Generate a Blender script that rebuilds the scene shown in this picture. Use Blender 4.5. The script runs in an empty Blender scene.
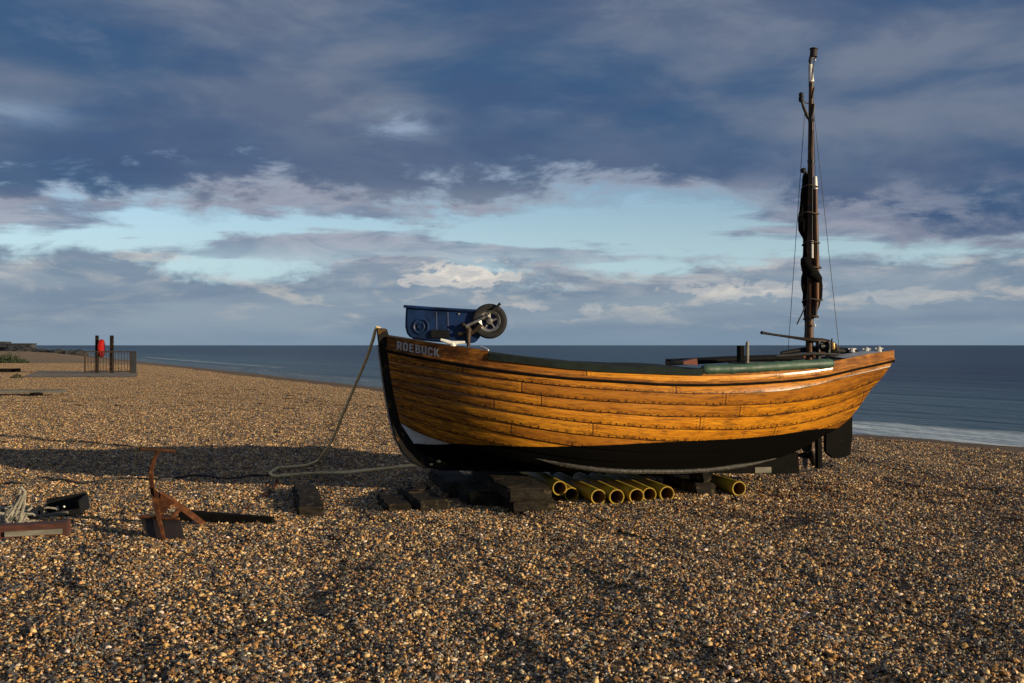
import bpy, bmesh, math, random
import numpy as np
from mathutils import Vector, Matrix, Euler

random.seed(7); RNG = np.random.default_rng(11)
SC = bpy.context.scene
COL = SC.collection
F = 38.0 / 36.0 * 1024.0
EYE = 1.6
HZ = 345.2
R = math.radians
SUN_AZ, SUN_EL = R(117), R(9.4)

# ------------------------------------------------------------------ helpers
def at(px, py, d):
    return Vector(((px - 512) / F * d, d, EYE - (py - HZ) / F * d))

def gnd(px, py, z=0.0):
    d = (EYE - z) * F / (py - HZ)
    return Vector(((px - 512) / F * d, d, z))

def pchip(xs, ys, q):
    xs = np.asarray(xs, float); ys = np.asarray(ys, float); q = np.asarray(q, float)
    h = np.diff(xs); dl = np.diff(ys) / h
    m = np.zeros_like(xs)
    for i in range(1, len(xs) - 1):
        if dl[i-1] * dl[i] > 0:
            w1 = 2*h[i] + h[i-1]; w2 = h[i] + 2*h[i-1]
            m[i] = (w1 + w2) / (w1/dl[i-1] + w2/dl[i])
    m[0] = dl[0]; m[-1] = dl[-1]
    i = np.clip(np.searchsorted(xs, q) - 1, 0, len(h) - 1)
    t = (q - xs[i]) / h[i]
    tc = np.clip(t, 0, 1)
    r = ((1+2*tc)*(1-tc)**2*ys[i] + tc*(1-tc)**2*h[i]*m[i] + tc**2*(3-2*tc)*ys[i+1] + tc**2*(tc-1)*h[i]*m[i+1])
    r = r + np.where(t < 0, t*h[i]*m[0], 0) + np.where(t > 1, (t-1)*h[i]*m[-1], 0)
    return r

class Curve:
    """smoothed picture-measured line: value of y at any px"""
    def __init__(self, pts, sigma=12.0):
        xs = [p[0] for p in pts]; ys = [p[1] for p in pts]
        self.q = np.arange(xs[0] - 60, xs[-1] + 60.5, 1.0)
        y = pchip(xs, ys, self.q)
        if sigma > 0:
            k = np.arange(-45, 46); g = np.exp(-.5*(k/sigma)**2); g /= g.sum()
            # odd reflection about the two ends keeps the end values
            i0 = int(round(60)); i1 = len(self.q) - 1 - 60
            body = y[i0:i1+1]
            n = 50
            lo = 2*body[0] - body[1:n+1][::-1]; hi = 2*body[-1] - body[-n-1:-1][::-1]
            ext = np.concatenate([lo, body, hi])
            sm = np.convolve(ext, g, 'same')[n:-n]
            y = y.copy(); y[i0:i1+1] = sm
            s0 = sm[1]-sm[0]; s1 = sm[-1]-sm[-2]
            y[:i0] = sm[0] + s0*np.arange(-i0, 0); y[i1+1:] = sm[-1] + s1*np.arange(1, len(y)-i1)
        self.y = y
    def __call__(self, px):
        return float(np.interp(px, self.q, self.y))

class MB:
    def __init__(self): self.v = []; self.f = []
    def add(self, vs, fs, M=None):
        b = len(self.v)
        self.v += [tuple(M @ Vector(p)) if M is not None else tuple(p) for p in vs]
        self.f += [tuple(b + i for i in f) for f in fs]
        return self
    def box(self, c, s, M=None):
        x, y, z = s[0]/2, s[1]/2, s[2]/2
        vs = [(c[0]+a*x, c[1]+b*y, c[2]+d*z) for a in (-1,1) for b in (-1,1) for d in (-1,1)]
        return self.add(vs, [(0,1,3,2),(4,6,7,5),(0,4,5,1),(2,3,7,6),(0,2,6,4),(1,5,7,3)], M)
    def tube(self, path, r, seg=10, caps=True, M=None):
        P = [Vector(p) for p in path]; n = len(P)
        rs = r if isinstance(r, (list, tuple)) else [r]*n
        T = []
        for i in range(n):
            t = P[min(i+1, n-1)] - P[max(i-1, 0)]
            T.append(t.normalized())
        up = Vector((0,0,1)) if abs(T[0].z) < .9 else Vector((1,0,0))
        N = (up - T[0]*up.dot(T[0])).normalized()
        vs = []; fs = []
        for i in range(n):
            N = (N - T[i]*N.dot(T[i])).normalized(); B = T[i].cross(N)
            for k in range(seg):
                a = 2*math.pi*k/seg
                vs.append(P[i] + (N*math.cos(a) + B*math.sin(a))*rs[i])
        for i in range(n-1):
            for k in range(seg):
                k2 = (k+1) % seg
                fs.append((i*seg+k, i*seg+k2, (i+1)*seg+k2, (i+1)*seg+k))
        if caps:
            fs.append(tuple(range(seg-1, -1, -1))); fs.append(tuple((n-1)*seg + k for k in range(seg)))
        return self.add(vs, fs, M)
    def lathe(self, prof, seg=24, M=None, closed=False):
        vs = []; fs = []; n = len(prof)
        for (r, z) in prof:
            for k in range(seg):
                a = 2*math.pi*k/seg; vs.append((r*math.cos(a), r*math.sin(a), z))
        m = n if closed else n-1
        for i in range(m):
            j = (i+1) % n
            for k in range(seg):
                k2 = (k+1) % seg
                fs.append((i*seg+k, i*seg+k2, j*seg+k2, j*seg+k))
        if not closed:
            fs.append(tuple(range(seg-1, -1, -1))); fs.append(tuple((n-1)*seg + k for k in range(seg)))
        return self.add(vs, fs, M)
    def prism(self, poly, f0, f1, M=None):
        """poly: 2-D points; f0/f1 map a 2-D point to the two 3-D faces"""
        n = len(poly)
        vs = [f0(p) for p in poly] + [f1(p) for p in poly]
        fs = [tuple(range(n-1, -1, -1)), tuple(range(n, 2*n))]
        fs += [(i, (i+1) % n, n+(i+1) % n, n+i) for i in range(n)]
        return self.add(vs, fs, M)
    def rock(self, c, s, amp=.25, sub=1, seed=0):
        bm = bmesh.new(); bmesh.ops.create_icosphere(bm, subdivisions=sub, radius=1)
        rr = random.Random(seed); b = len(self.v)
        ph = [rr.uniform(0, 6.28) for _ in range(6)]
        rot = Euler((rr.uniform(0,6), rr.uniform(0,6), rr.uniform(0,6))).to_matrix()
        vs = []
        for v in bm.verts:
            p = v.co.copy()
            k = 1 + amp*(math.sin(2.3*p.x+ph[0])*math.sin(2.9*p.y+ph[1]) + .6*math.sin(4.1*p.z+ph[2]+2*p.x))
            p = rot @ (p*k)
            vs.append((c[0]+p.x*s[0], c[1]+p.y*s[1], c[2]+p.z*s[2]))
        fs = [tuple(v.index for v in f.verts) for f in bm.faces]
        bm.free(); return self.add(vs, fs)
    def build(self, name, mat, parent=None, bevel=0.0, smooth=True, angle=35, seg=2):
        me = bpy.data.meshes.new(name); me.from_pydata(self.v, [], self.f)
        bm = bmesh.new(); bm.from_mesh(me)
        bmesh.ops.recalc_face_normals(bm, faces=bm.faces)
        if bevel > 0:
            es = [e for e in bm.edges if len(e.link_faces) == 2 and e.calc_face_angle(0) > R(30)]
            bmesh.ops.bevel(bm, geom=es, offset=bevel, segments=seg, affect='EDGES', clamp_overlap=True)
        bm.to_mesh(me); bm.free()
        return finish(name, me, mat, parent, smooth, angle)

def finish(name, me, mat, parent=None, smooth=True, angle=35):
    for m in (mat if isinstance(mat, (list, tuple)) else [mat]):
        me.materials.append(m)
    if smooth:
        me.polygons.foreach_set('use_smooth', [True]*len(me.polygons))
        me.set_sharp_from_angle(angle=R(angle))
    o = bpy.data.objects.new(name, me); COL.objects.link(o)
    if parent is not None: o.parent = parent
    return o

def tag(o, label=None, cat=None, group=None, kind=None):
    if label: o['label'] = label
    if cat: o['category'] = cat
    if group: o['group'] = group
    if kind: o['kind'] = kind
    return o

def empty(name, loc=(0,0,0), rz=0.0, label=None, cat=None, group=None):
    o = bpy.data.objects.new(name, None); COL.objects.link(o)
    o.location = loc; o.rotation_euler = (0, 0, rz); o.empty_display_size = .2
    return tag(o, label, cat, group)

# ------------------------------------------------------------------ materials
class NT:
    def __init__(self, tree): self.t = tree; self.n = tree.nodes; self.l = tree.links
    def node(self, typ, **kw):
        x = self.n.new(typ)
        for k, v in kw.items(): setattr(x, k, v)
        return x
    def put(self, sock, v):
        if isinstance(v, bpy.types.NodeSocket): self.l.new(v, sock)
        elif isinstance(v, (tuple, list)) and len(v) == 3 and sock.type == 'RGBA': sock.default_value = (*v, 1)
        else: sock.default_value = v
    def math(self, op, a, b=None, c=None, clamp=False):
        x = self.node('ShaderNodeMath', operation=op, use_clamp=clamp)
        self.put(x.inputs[0], a)
        if b is not None: self.put(x.inputs[1], b)
        if c is not None: self.put(x.inputs[2], c)
        return x.outputs[0]
    def mix(self, f, a, b, blend='MIX'):
        x = self.node('ShaderNodeMix', data_type='RGBA', blend_type=blend)
        self.put(x.inputs[0], f); self.put(x.inputs[6], a); self.put(x.inputs[7], b)
        return x.outputs[2]
    def ss(self, x, lo, hi, a=0.0, b=1.0):
        m = self.node('ShaderNodeMapRange', interpolation_type='SMOOTHSTEP')
        self.put(m.inputs[0], x); self.put(m.inputs[1], lo); self.put(m.inputs[2], hi)
        self.put(m.inputs[3], a); self.put(m.inputs[4], b)
        return m.outputs[0]
    def xyz(self, x, y, z=0.0):
        c = self.node('ShaderNodeCombineXYZ')
        for i, v in enumerate((x, y, z)): self.put(c.inputs[i], v)
        return c.outputs[0]
    def sep(self, v):
        s = self.node('ShaderNodeSeparateXYZ'); self.put(s.inputs[0], v); return s.outputs
    def noise(self, vec, scale=5.0, detail=4.0, rough=.55, dist=0.0, lac=2.0, color=False):
        x = self.node('ShaderNodeTexNoise')
        self.put(x.inputs['Vector'], vec)
        x.inputs['Scale'].default_value = scale; x.inputs['Detail'].default_value = detail
        x.inputs['Roughness'].default_value = rough; x.inputs['Distortion'].default_value = dist
        x.inputs['Lacunarity'].default_value = lac
        return x.outputs['Color' if color else 'Fac']
    def ramp(self, f, stops, interp='LINEAR'):
        x = self.node('ShaderNodeValToRGB'); r = x.color_ramp; r.interpolation = interp
        while len(r.elements) < len(stops): r.elements.new(.5)
        for e, (p, c) in zip(r.elements, stops): e.position = p; e.color = (*c, 1)
        self.put(x.inputs[0], f); return x.outputs[0]
    def mapping(self, v, scale=(1,1,1), loc=(0,0,0), rot=(0,0,0)):
        x = self.node('ShaderNodeMapping'); self.put(x.inputs[0], v)
        x.inputs['Scale'].default_value = scale; x.inputs['Location'].default_value = loc; x.inputs['Rotation'].default_value = rot
        return x.outputs[0]
    def bump(self, h, strength=.4, dist=.01):
        b = self.node('ShaderNodeBump'); self.put(b.inputs['Height'], h)
        b.inputs['Strength'].default_value = strength; b.inputs['Distance'].default_value = dist
        return b.outputs[0]

def new_mat(name):
    m = bpy.data.materials.new(name); m.use_nodes = True
    nt = NT(m.node_tree); b = nt.n['Principled BSDF']
    return m, nt, b

def simple(name, c1, c2=None, rough=.6, scale=8.0, stretch=(1,1,1), metal=0.0, bump=.2, bdist=.006, spot=None, spec=.5, coat=0.0, thr=(.35,.65)):
    """paint, timber, iron: two tones broken by noise, optional wear spots, fine bump"""
    m, nt, b = new_mat(name)
    tc = nt.node('ShaderNodeTexCoord').outputs['Object']
    v = nt.mapping(tc, scale=stretch)
    n = nt.noise(v, scale, 6, .62)
    c2 = c2 or tuple(x*.7 for x in c1)
    col = nt.mix(nt.ss(n, thr[0], thr[1]), c2, c1)
    fine = nt.noise(v, scale*6, 3, .6)
    col = nt.mix(nt.math('MULTIPLY', nt.ss(fine, .3, .75), .35), col, tuple(x*.55 for x in c2))
    if spot:
        sc, amount, scol = spot
        w = nt.noise(tc, sc, 5, .65)
        col = nt.mix(nt.ss(w, 1-amount-.03, 1-amount+.05), col, scol)
    nt.put(b.inputs['Base Color'], col)
    nt.put(b.inputs['Roughness'], nt.math('ADD', nt.math('MULTIPLY', n, .25), rough-.12))
    b.inputs['Metallic'].default_value = metal; b.inputs['Specular IOR Level'].default_value = spec
    b.inputs['Coat Weight'].default_value = coat
    if bump: nt.put(b.inputs['Normal'], nt.bump(nt.math('ADD', n, nt.math('MULTIPLY', fine, .5)), bump, bdist))
    return m

M = {}
M['tar'] = simple('tarred_black', (.008,.007,.006), (.004,.0037,.0033), .85, 7, spot=(30, .33, (.028,.024,.018)), spec=.08)
M['stem'] = simple('stem_timber', (.012,.009,.006), (.006,.005,.004), .75, 6, (1,1,.5), spot=(9, .40, (.10,.05,.016)), spec=.2)
M['sleeper'] = simple('sleeper_timber', (.034,.027,.019), (.012,.010,.008), .9, 6, (1,.25,3), bump=.8, bdist=.015, spot=(11, .42, (.075,.058,.03)), spec=.12)
M['sleeper_end'] = simple('cut_timber', (.19,.12,.05), (.09,.055,.022), .7, 8)
M['grey_timber'] = simple('weathered_timber', (.24,.22,.17), (.13,.12,.09), .8, 5, (.3,3,3), bump=.5)
M['far_plank'] = simple('dull_grey_timber', (.13,.125,.105), (.08,.075,.06), .85, 5, (.3,3,3), bump=.5)
M['red_timber'] = simple('red_brown_timber', (.12,.035,.018), (.05,.016,.01), .7, 6, (.3,3,3), bump=.5)
M['rust'] = simple('rusted_iron', (.115,.040,.013), (.05,.017,.008), .85, 11, bump=.6, bdist=.008, spot=(22, .38, (.22,.09,.022)), spec=.2)
M['rust_mid'] = simple('brown_rusted_iron', (.055,.020,.009), (.022,.009,.005), .85, 11, bump=.6, spot=(22, .36, (.10,.038,.012)), spec=.2)
M['rust_dark'] = simple('dark_rusted_iron', (.02,.009,.006), (.009,.005,.004), .7, 9, bump=.5, spot=(16, .34, (.075,.025,.01)))
M['black'] = simple('black_plastic', (.008,.008,.008), (.005,.005,.005), .6, 9, spec=.25)
M['black_iron'] = simple('black_iron', (.018,.015,.013), (.008,.008,.008), .5, 14, spot=(40, .36, (.07,.04,.02)))
M['dark_wood'] = simple('dark_varnished_wood', (.035,.018,.009), (.011,.007,.004), .6, 5, (2,2,.4), spec=.2)
M['mast_wood'] = simple('mast_wood', (.13,.052,.015), (.03,.014,.006), .5, 4, (4,4,.7), spec=.3, spot=(9, .4, (.02,.014,.01)))
M['sail'] = simple('dark_sailcloth', (.008,.007,.007), (.004,.0035,.0035), .95, 9, (1,1,.35), bump=.8, bdist=.02, spec=.08)
M['white'] = simple('white_paint', (.78,.77,.72), (.62,.60,.54), .45, 10)
M['letter'] = simple('letter_paint', (.50,.49,.46), (.36,.35,.33), .5, 30)
M['deck_grey'] = simple('pale_deck_paint', (.55,.55,.52), (.42,.42,.40), .5, 6)
M['deck_dark'] = simple('dark_deck_boards', (.05,.035,.022), (.022,.016,.011), .6, 5, (.5,6,1))
M['canvas'] = simple('green_canvas', (.016,.026,.021), (.010,.016,.013), .9, 6, spec=.2, bump=.6, bdist=.012)
M['roll'] = simple('green_roll', (.045,.10,.06), (.025,.06,.04), .55, 5, bump=.4, bdist=.01, spot=(18, .30, (.20,.24,.2)))
M['red_board'] = simple('rust_red_board', (.20,.045,.022), (.11,.026,.014), .7, 9)
M['blue'] = simple('blue_plastic', (.009,.034,.125), (.004,.014,.045), .45, 4, spot=(12, .34, (.010,.012,.016)), spec=.3)
M['rubber'] = simple('rubber', (.014,.013,.013), (.009,.009,.009), .7, 12)
M['alloy'] = simple('dull_alloy', (.42,.40,.37), (.2,.18,.16), .42, 20, metal=.7)
M['brass'] = simple('brass', (.42,.27,.09), (.2,.12,.04), .4, 14, metal=.6)
M['bronze'] = simple('greasy_bracket', (.08,.05,.03), (.03,.02,.014), .5, 14, metal=.3)
M['rope'] = simple('rope_fibre', (.86,.68,.36), (.66,.50,.24), .9, 30, bump=.8)
M['rope_dark'] = simple('tarred_rope', (.09,.065,.04), (.05,.036,.022), .9, 30, bump=.8)
M['net'] = simple('grey_rope_fibre', (.36,.33,.26), (.20,.18,.14), .9, 25, bump=.8)
M['pipe'] = simple('yellow_pipe', (.58,.40,.02), (.36,.23,.015), .55, 5, spec=.3, spot=(10, .36, (.14,.10,.03)))
M['pipe_in'] = simple('pipe_inside', (.30,.17,.015), (.16,.085,.01), .6, 7)
M['lifebuoy'] = simple('red_shell', (.42,.012,.010), (.30,.010,.008), .55, 4, spec=.2)
M['rail_iron'] = simple('railing_iron', (.065,.036,.02), (.035,.02,.012), .7, 5)
M['concrete'] = simple('worn_concrete', (.22,.175,.12), (.15,.12,.085), .9, .8)
M['rocks'] = simple('dark_rock', (.035,.033,.032), (.018,.018,.018), .85, .8, bump=.6, bdist=.2)
M['hut_wall'] = simple('far_hut_wall', (.05,.055,.06), (.035,.04,.045), .8, 2)
M['hut_dark'] = simple('far_hut_roof', (.035,.04,.045), (.025,.028,.03), .8, 2)
M['leaf'] = simple('scrub_leaf', (.045,.065,.022), (.022,.034,.013), .8, 3)
M['dryleaf'] = simple('dry_scrub', (.11,.10,.05), (.06,.055,.03), .9, 3)
M['scuff'] = simple('scuffed_bilge_iron', (.05,.046,.04), (.016,.015,.013), .6, 26, (1,1,1), bump=.6, spot=(60, .40, (.17,.155,.13)), spec=.3)
M['wire'] = simple('dark_wire', (.02,.02,.02), None, .6, 5, bump=0)

def hull_materials():
    def paint_mask(nt):
        a = nt.node('ShaderNodeAttribute', attribute_name='paint').outputs['Fac']
        tc = nt.node('ShaderNodeTexCoord').outputs['Object']
        w = nt.math('MULTIPLY', nt.math('SUBTRACT', nt.noise(tc, 14, 3, .6), .5), 1.2)
        return nt.ss(nt.math('ADD', a, w), -.35, .35), tc
    # varnished clinker planking
    m, nt, b = new_mat('varnished_planking')
    mask, tc = paint_mask(nt)
    uv = nt.node('ShaderNodeUVMap', uv_map='UVMap').outputs[0]
    s = nt.sep(uv); U, V = s[0], s[1]
    row = nt.math('FLOOR', V); fv = nt.math('FRACT', V)
    wn = nt.node('ShaderNodeTexWhiteNoise', noise_dimensions='1D'); nt.put(wn.inputs['W'], row)
    U2 = nt.math('ADD', U, nt.math('MULTIPLY', wn.outputs['Value'], 2.1))
    pl = nt.math('FLOOR', nt.math('ADD', nt.math('DIVIDE', U2, 2.1), .5))
    wn2 = nt.node('ShaderNodeTexWhiteNoise', noise_dimensions='2D'); nt.put(wn2.inputs['Vector'], nt.xyz(pl, row))
    tone = wn2.outputs['Value']
    g1 = nt.noise(nt.xyz(U2, nt.math('MULTIPLY', V, 2.2), row), 3.0, 8, .68, 1.2)
    g2 = nt.noise(nt.xyz(nt.math('MULTIPLY', U, 2.5), nt.math('MULTIPLY', V, 16), row), 4.0, 5, .6, .4)
    col = nt.mix(nt.ss(g1, .33, .66), (.38,.122,.007), (.76,.315,.018))
    col = nt.mix(nt.math('MULTIPLY', nt.ss(tone, .35, 1.0), .62), col, (.27,.095,.013))
    col = nt.mix(nt.math('MULTIPLY', nt.ss(tone, .3, .0), .4), col, (.80,.35,.025))
    col = nt.mix(nt.math('MULTIPLY', nt.ss(g2, .45, .75), .45), col, (.20,.062,.010))
    # weather stains: streaks and blotches
    st = nt.noise(nt.xyz(nt.math('MULTIPLY', U, 1.3), nt.math('MULTIPLY', V, .9), 3.7), 3.2, 7, .72)
    col = nt.mix(nt.math('MULTIPLY', nt.ss(st, .51, .65), .7), col, (.085,.032,.008))
    st4 = nt.noise(nt.xyz(nt.math('MULTIPLY', U, 5.5), nt.math('MULTIPLY', V, 5.5), 6.2), 3.0, 7, .75)
    col = nt.mix(nt.math('MULTIPLY', nt.ss(st4, .54, .64), .55), col, (.12,.045,.010))
    st2 = nt.noise(nt.xyz(nt.math('MULTIPLY', U, 7), nt.math('MULTIPLY', V, 2.3), 9.1), 3.0, 5, .7)
    lower = nt.ss(fv, .45, 1.0)
    col = nt.mix(nt.math('MULTIPLY', nt.math('MULTIPLY', nt.ss(st2, .44, .62), lower), .85), col, (.05,.02,.007))
    # blotchy bow darkening stands in for weaker sunlight there; stern end is more weathered
    bowd = nt.math('ADD', nt.ss(U, 2.1, .2), nt.math('MULTIPLY', nt.ss(U, 4.5, 5.3), .85))
    st3 = nt.noise(nt.xyz(nt.math('MULTIPLY', U, 3.3), nt.math('MULTIPLY', V, 1.7), 1.3), 2.6, 6, .7)
    col = nt.mix(nt.math('MULTIPLY', nt.math('MULTIPLY', bowd, nt.ss(st3, .33, .60)), .82), col, (.075,.027,.008))
    # nail heads along the lap and in the butts
    wn3 = nt.node('ShaderNodeTexWhiteNoise', noise_dimensions='2D')
    nt.put(wn3.inputs['Vector'], nt.xyz(nt.math('FLOOR', nt.math('DIVIDE', U, .085)), row))
    wc = nt.sep(wn3.outputs['Color'])
    fu = nt.math('ADD', nt.math('SUBTRACT', nt.math('FRACT', nt.math('DIVIDE', U, .085)), .5), nt.math('MULTIPLY', nt.math('SUBTRACT', wc[0], .5), .5))
    du = nt.math('MULTIPLY', fu, .085)
    dv = nt.math('MULTIPLY', nt.math('SUBTRACT', fv, nt.math('ADD', .85, nt.math('MULTIPLY', wc[1], .07))), .115)
    dd = nt.math('SQRT', nt.math('ADD', nt.math('MULTIPLY', du, du), nt.math('MULTIPLY', dv, dv)))
    nails = nt.math('MULTIPLY', nt.ss(dd, .014, .006), nt.math('ADD', nt.math('MULTIPLY', wn3.outputs['Value'], .75), .25))
    col = nt.mix(nails, col, (.022,.010,.005))
    # butt joints
    fb = nt.math('MULTIPLY', nt.math('ABSOLUTE', nt.math('SUBTRACT', nt.math('FRACT', nt.math('DIVIDE', U2, 2.1)), .5)), 2.1)
    butt = nt.math('MULTIPLY', nt.ss(fb, .009, .004), .8)
    nb = nt.math('MULTIPLY', nt.ss(nt.math('ABSOLUTE', nt.math('SUBTRACT', fb, .04)), .012, .005), nt.ss(nt.math('ABSOLUTE', nt.math('SUBTRACT', nt.math('FRACT', nt.math('MULTIPLY', fv, 4)), .5)), .22, .1))
    col = nt.mix(nt.math('MAXIMUM', butt, nt.math('MULTIPLY', nb, .7)), col, (.03,.013,.006))
    # pitch in the lap
    lapn = nt.noise(nt.xyz(nt.math('MULTIPLY', U, 4), row, 0.0), 4, 4, .7)
    lap = nt.math('MULTIPLY', nt.math('MAXIMUM', nt.ss(fv, .925, .985), nt.ss(fv, .06, .0)), nt.ss(lapn, .22, .5, .45, .95))
    col = nt.mix(lap, col, (.025,.011,.005))
    col = nt.mix(mask, col, (.0028,.0026,.0024))
    nt.put(b.inputs['Base Color'], col)
    rr = nt.math('ADD', .42, nt.math('MULTIPLY', nt.ss(st, .4, .7), .3))
    nt.put(b.inputs['Roughness'], nt.math('MAXIMUM', rr, nt.math('MULTIPLY', mask, .9)))
    nt.put(b.inputs['Specular IOR Level'], nt.math('SUBTRACT', .10, nt.math('MULTIPLY', mask, .06)))
    nt.put(b.inputs['Coat Weight'], nt.math('MULTIPLY', nt.math('SUBTRACT', 1.0, mask), nt.ss(st, .66, .48, .08, .38))); b.inputs['Coat Roughness'].default_value = .19
    h = nt.math('SUBTRACT', nt.math('ADD', nt.math('MULTIPLY', g2, .4), nt.math('MULTIPLY', g1, .6)), nt.math('MULTIPLY', nails, .6))
    nt.put(b.inputs['Normal'], nt.bump(h, .30, .008))
    M['plank'] = m
    # bottom paint: white patch at the forefoot above the black antifouling
    m, nt, b = new_mat('bottom_paint')
    mask, tc = paint_mask(nt)
    n = nt.noise(tc, 9, 6, .65)
    wh = nt.mix(nt.ss(n, .35, .7), (.50,.50,.48), (.66,.66,.63))
    fl = nt.noise(tc, 34, 5, .7)
    bk = nt.mix(nt.ss(fl, .62, .72), (.0025,.0023,.0021), (.016,.0145,.012))
    nt.put(b.inputs['Base Color'], nt.mix(mask, wh, bk)); b.inputs['Roughness'].default_value = .9; b.inputs['Specular IOR Level'].default_value = .05
    nt.put(b.inputs['Normal'], nt.bump(n, .3, .008))
    M['bottom'] = m
    # washboards: same varnish, no lap
    m, nt, b = new_mat('washboard_varnish')
    tc = nt.node('ShaderNodeTexCoord').outputs['Object']
    g = nt.noise(nt.mapping(tc, (1.2, 1, 9)), 3.2, 8, .7, .8)
    st = nt.noise(nt.mapping(tc, (2.2, 1, 4)), 3.0, 6, .7)
    col = nt.mix(nt.ss(g, .32, .7), (.16,.05,.010), (.50,.20,.032))
    x = nt.sep(tc)[0]
    k = nt.math('ADD', nt.math('MULTIPLY', nt.ss(x, 1.25, .7), .42), .2)
    col = nt.mix(nt.math('MULTIPLY', nt.ss(st, .34, .6), nt.math('ADD', k, .2)), col, (.045,.019,.009))
    nt.put(b.inputs['Base Color'], col); b.inputs['Roughness'].default_value = .65; b.inputs['Specular IOR Level'].default_value = .12
    nt.put(b.inputs['Normal'], nt.bump(g, .3, .008))
    M['wash'] = m
hull_materials()

# ------------------------------------------------------------------ camera, light, sky
cam = bpy.data.cameras.new('camera'); co = bpy.data.objects.new('camera', cam); COL.objects.link(co)
cam.sensor_width = 36; cam.lens = 38; cam.clip_end = 60000; cam.clip_start = .05
co.location = (0, 0, EYE); co.rotation_euler = (R(90), 0, 0); cam.shift_y = (HZ - 341.5) / 1024
SC.camera = co

sd = Vector((math.cos(SUN_EL)*math.sin(SUN_AZ), math.cos(SUN_EL)*math.cos(SUN_AZ), math.sin(SUN_EL)))
sun = bpy.data.lights.new('sun', 'SUN'); sun.energy = 5.0; sun.angle = R(.55); sun.color = (1.0, .82, .56)
so = bpy.data.objects.new('sun', sun); COL.objects.link(so); so.rotation_euler = sd.to_track_quat('Z', 'Y').to_euler()

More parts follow.
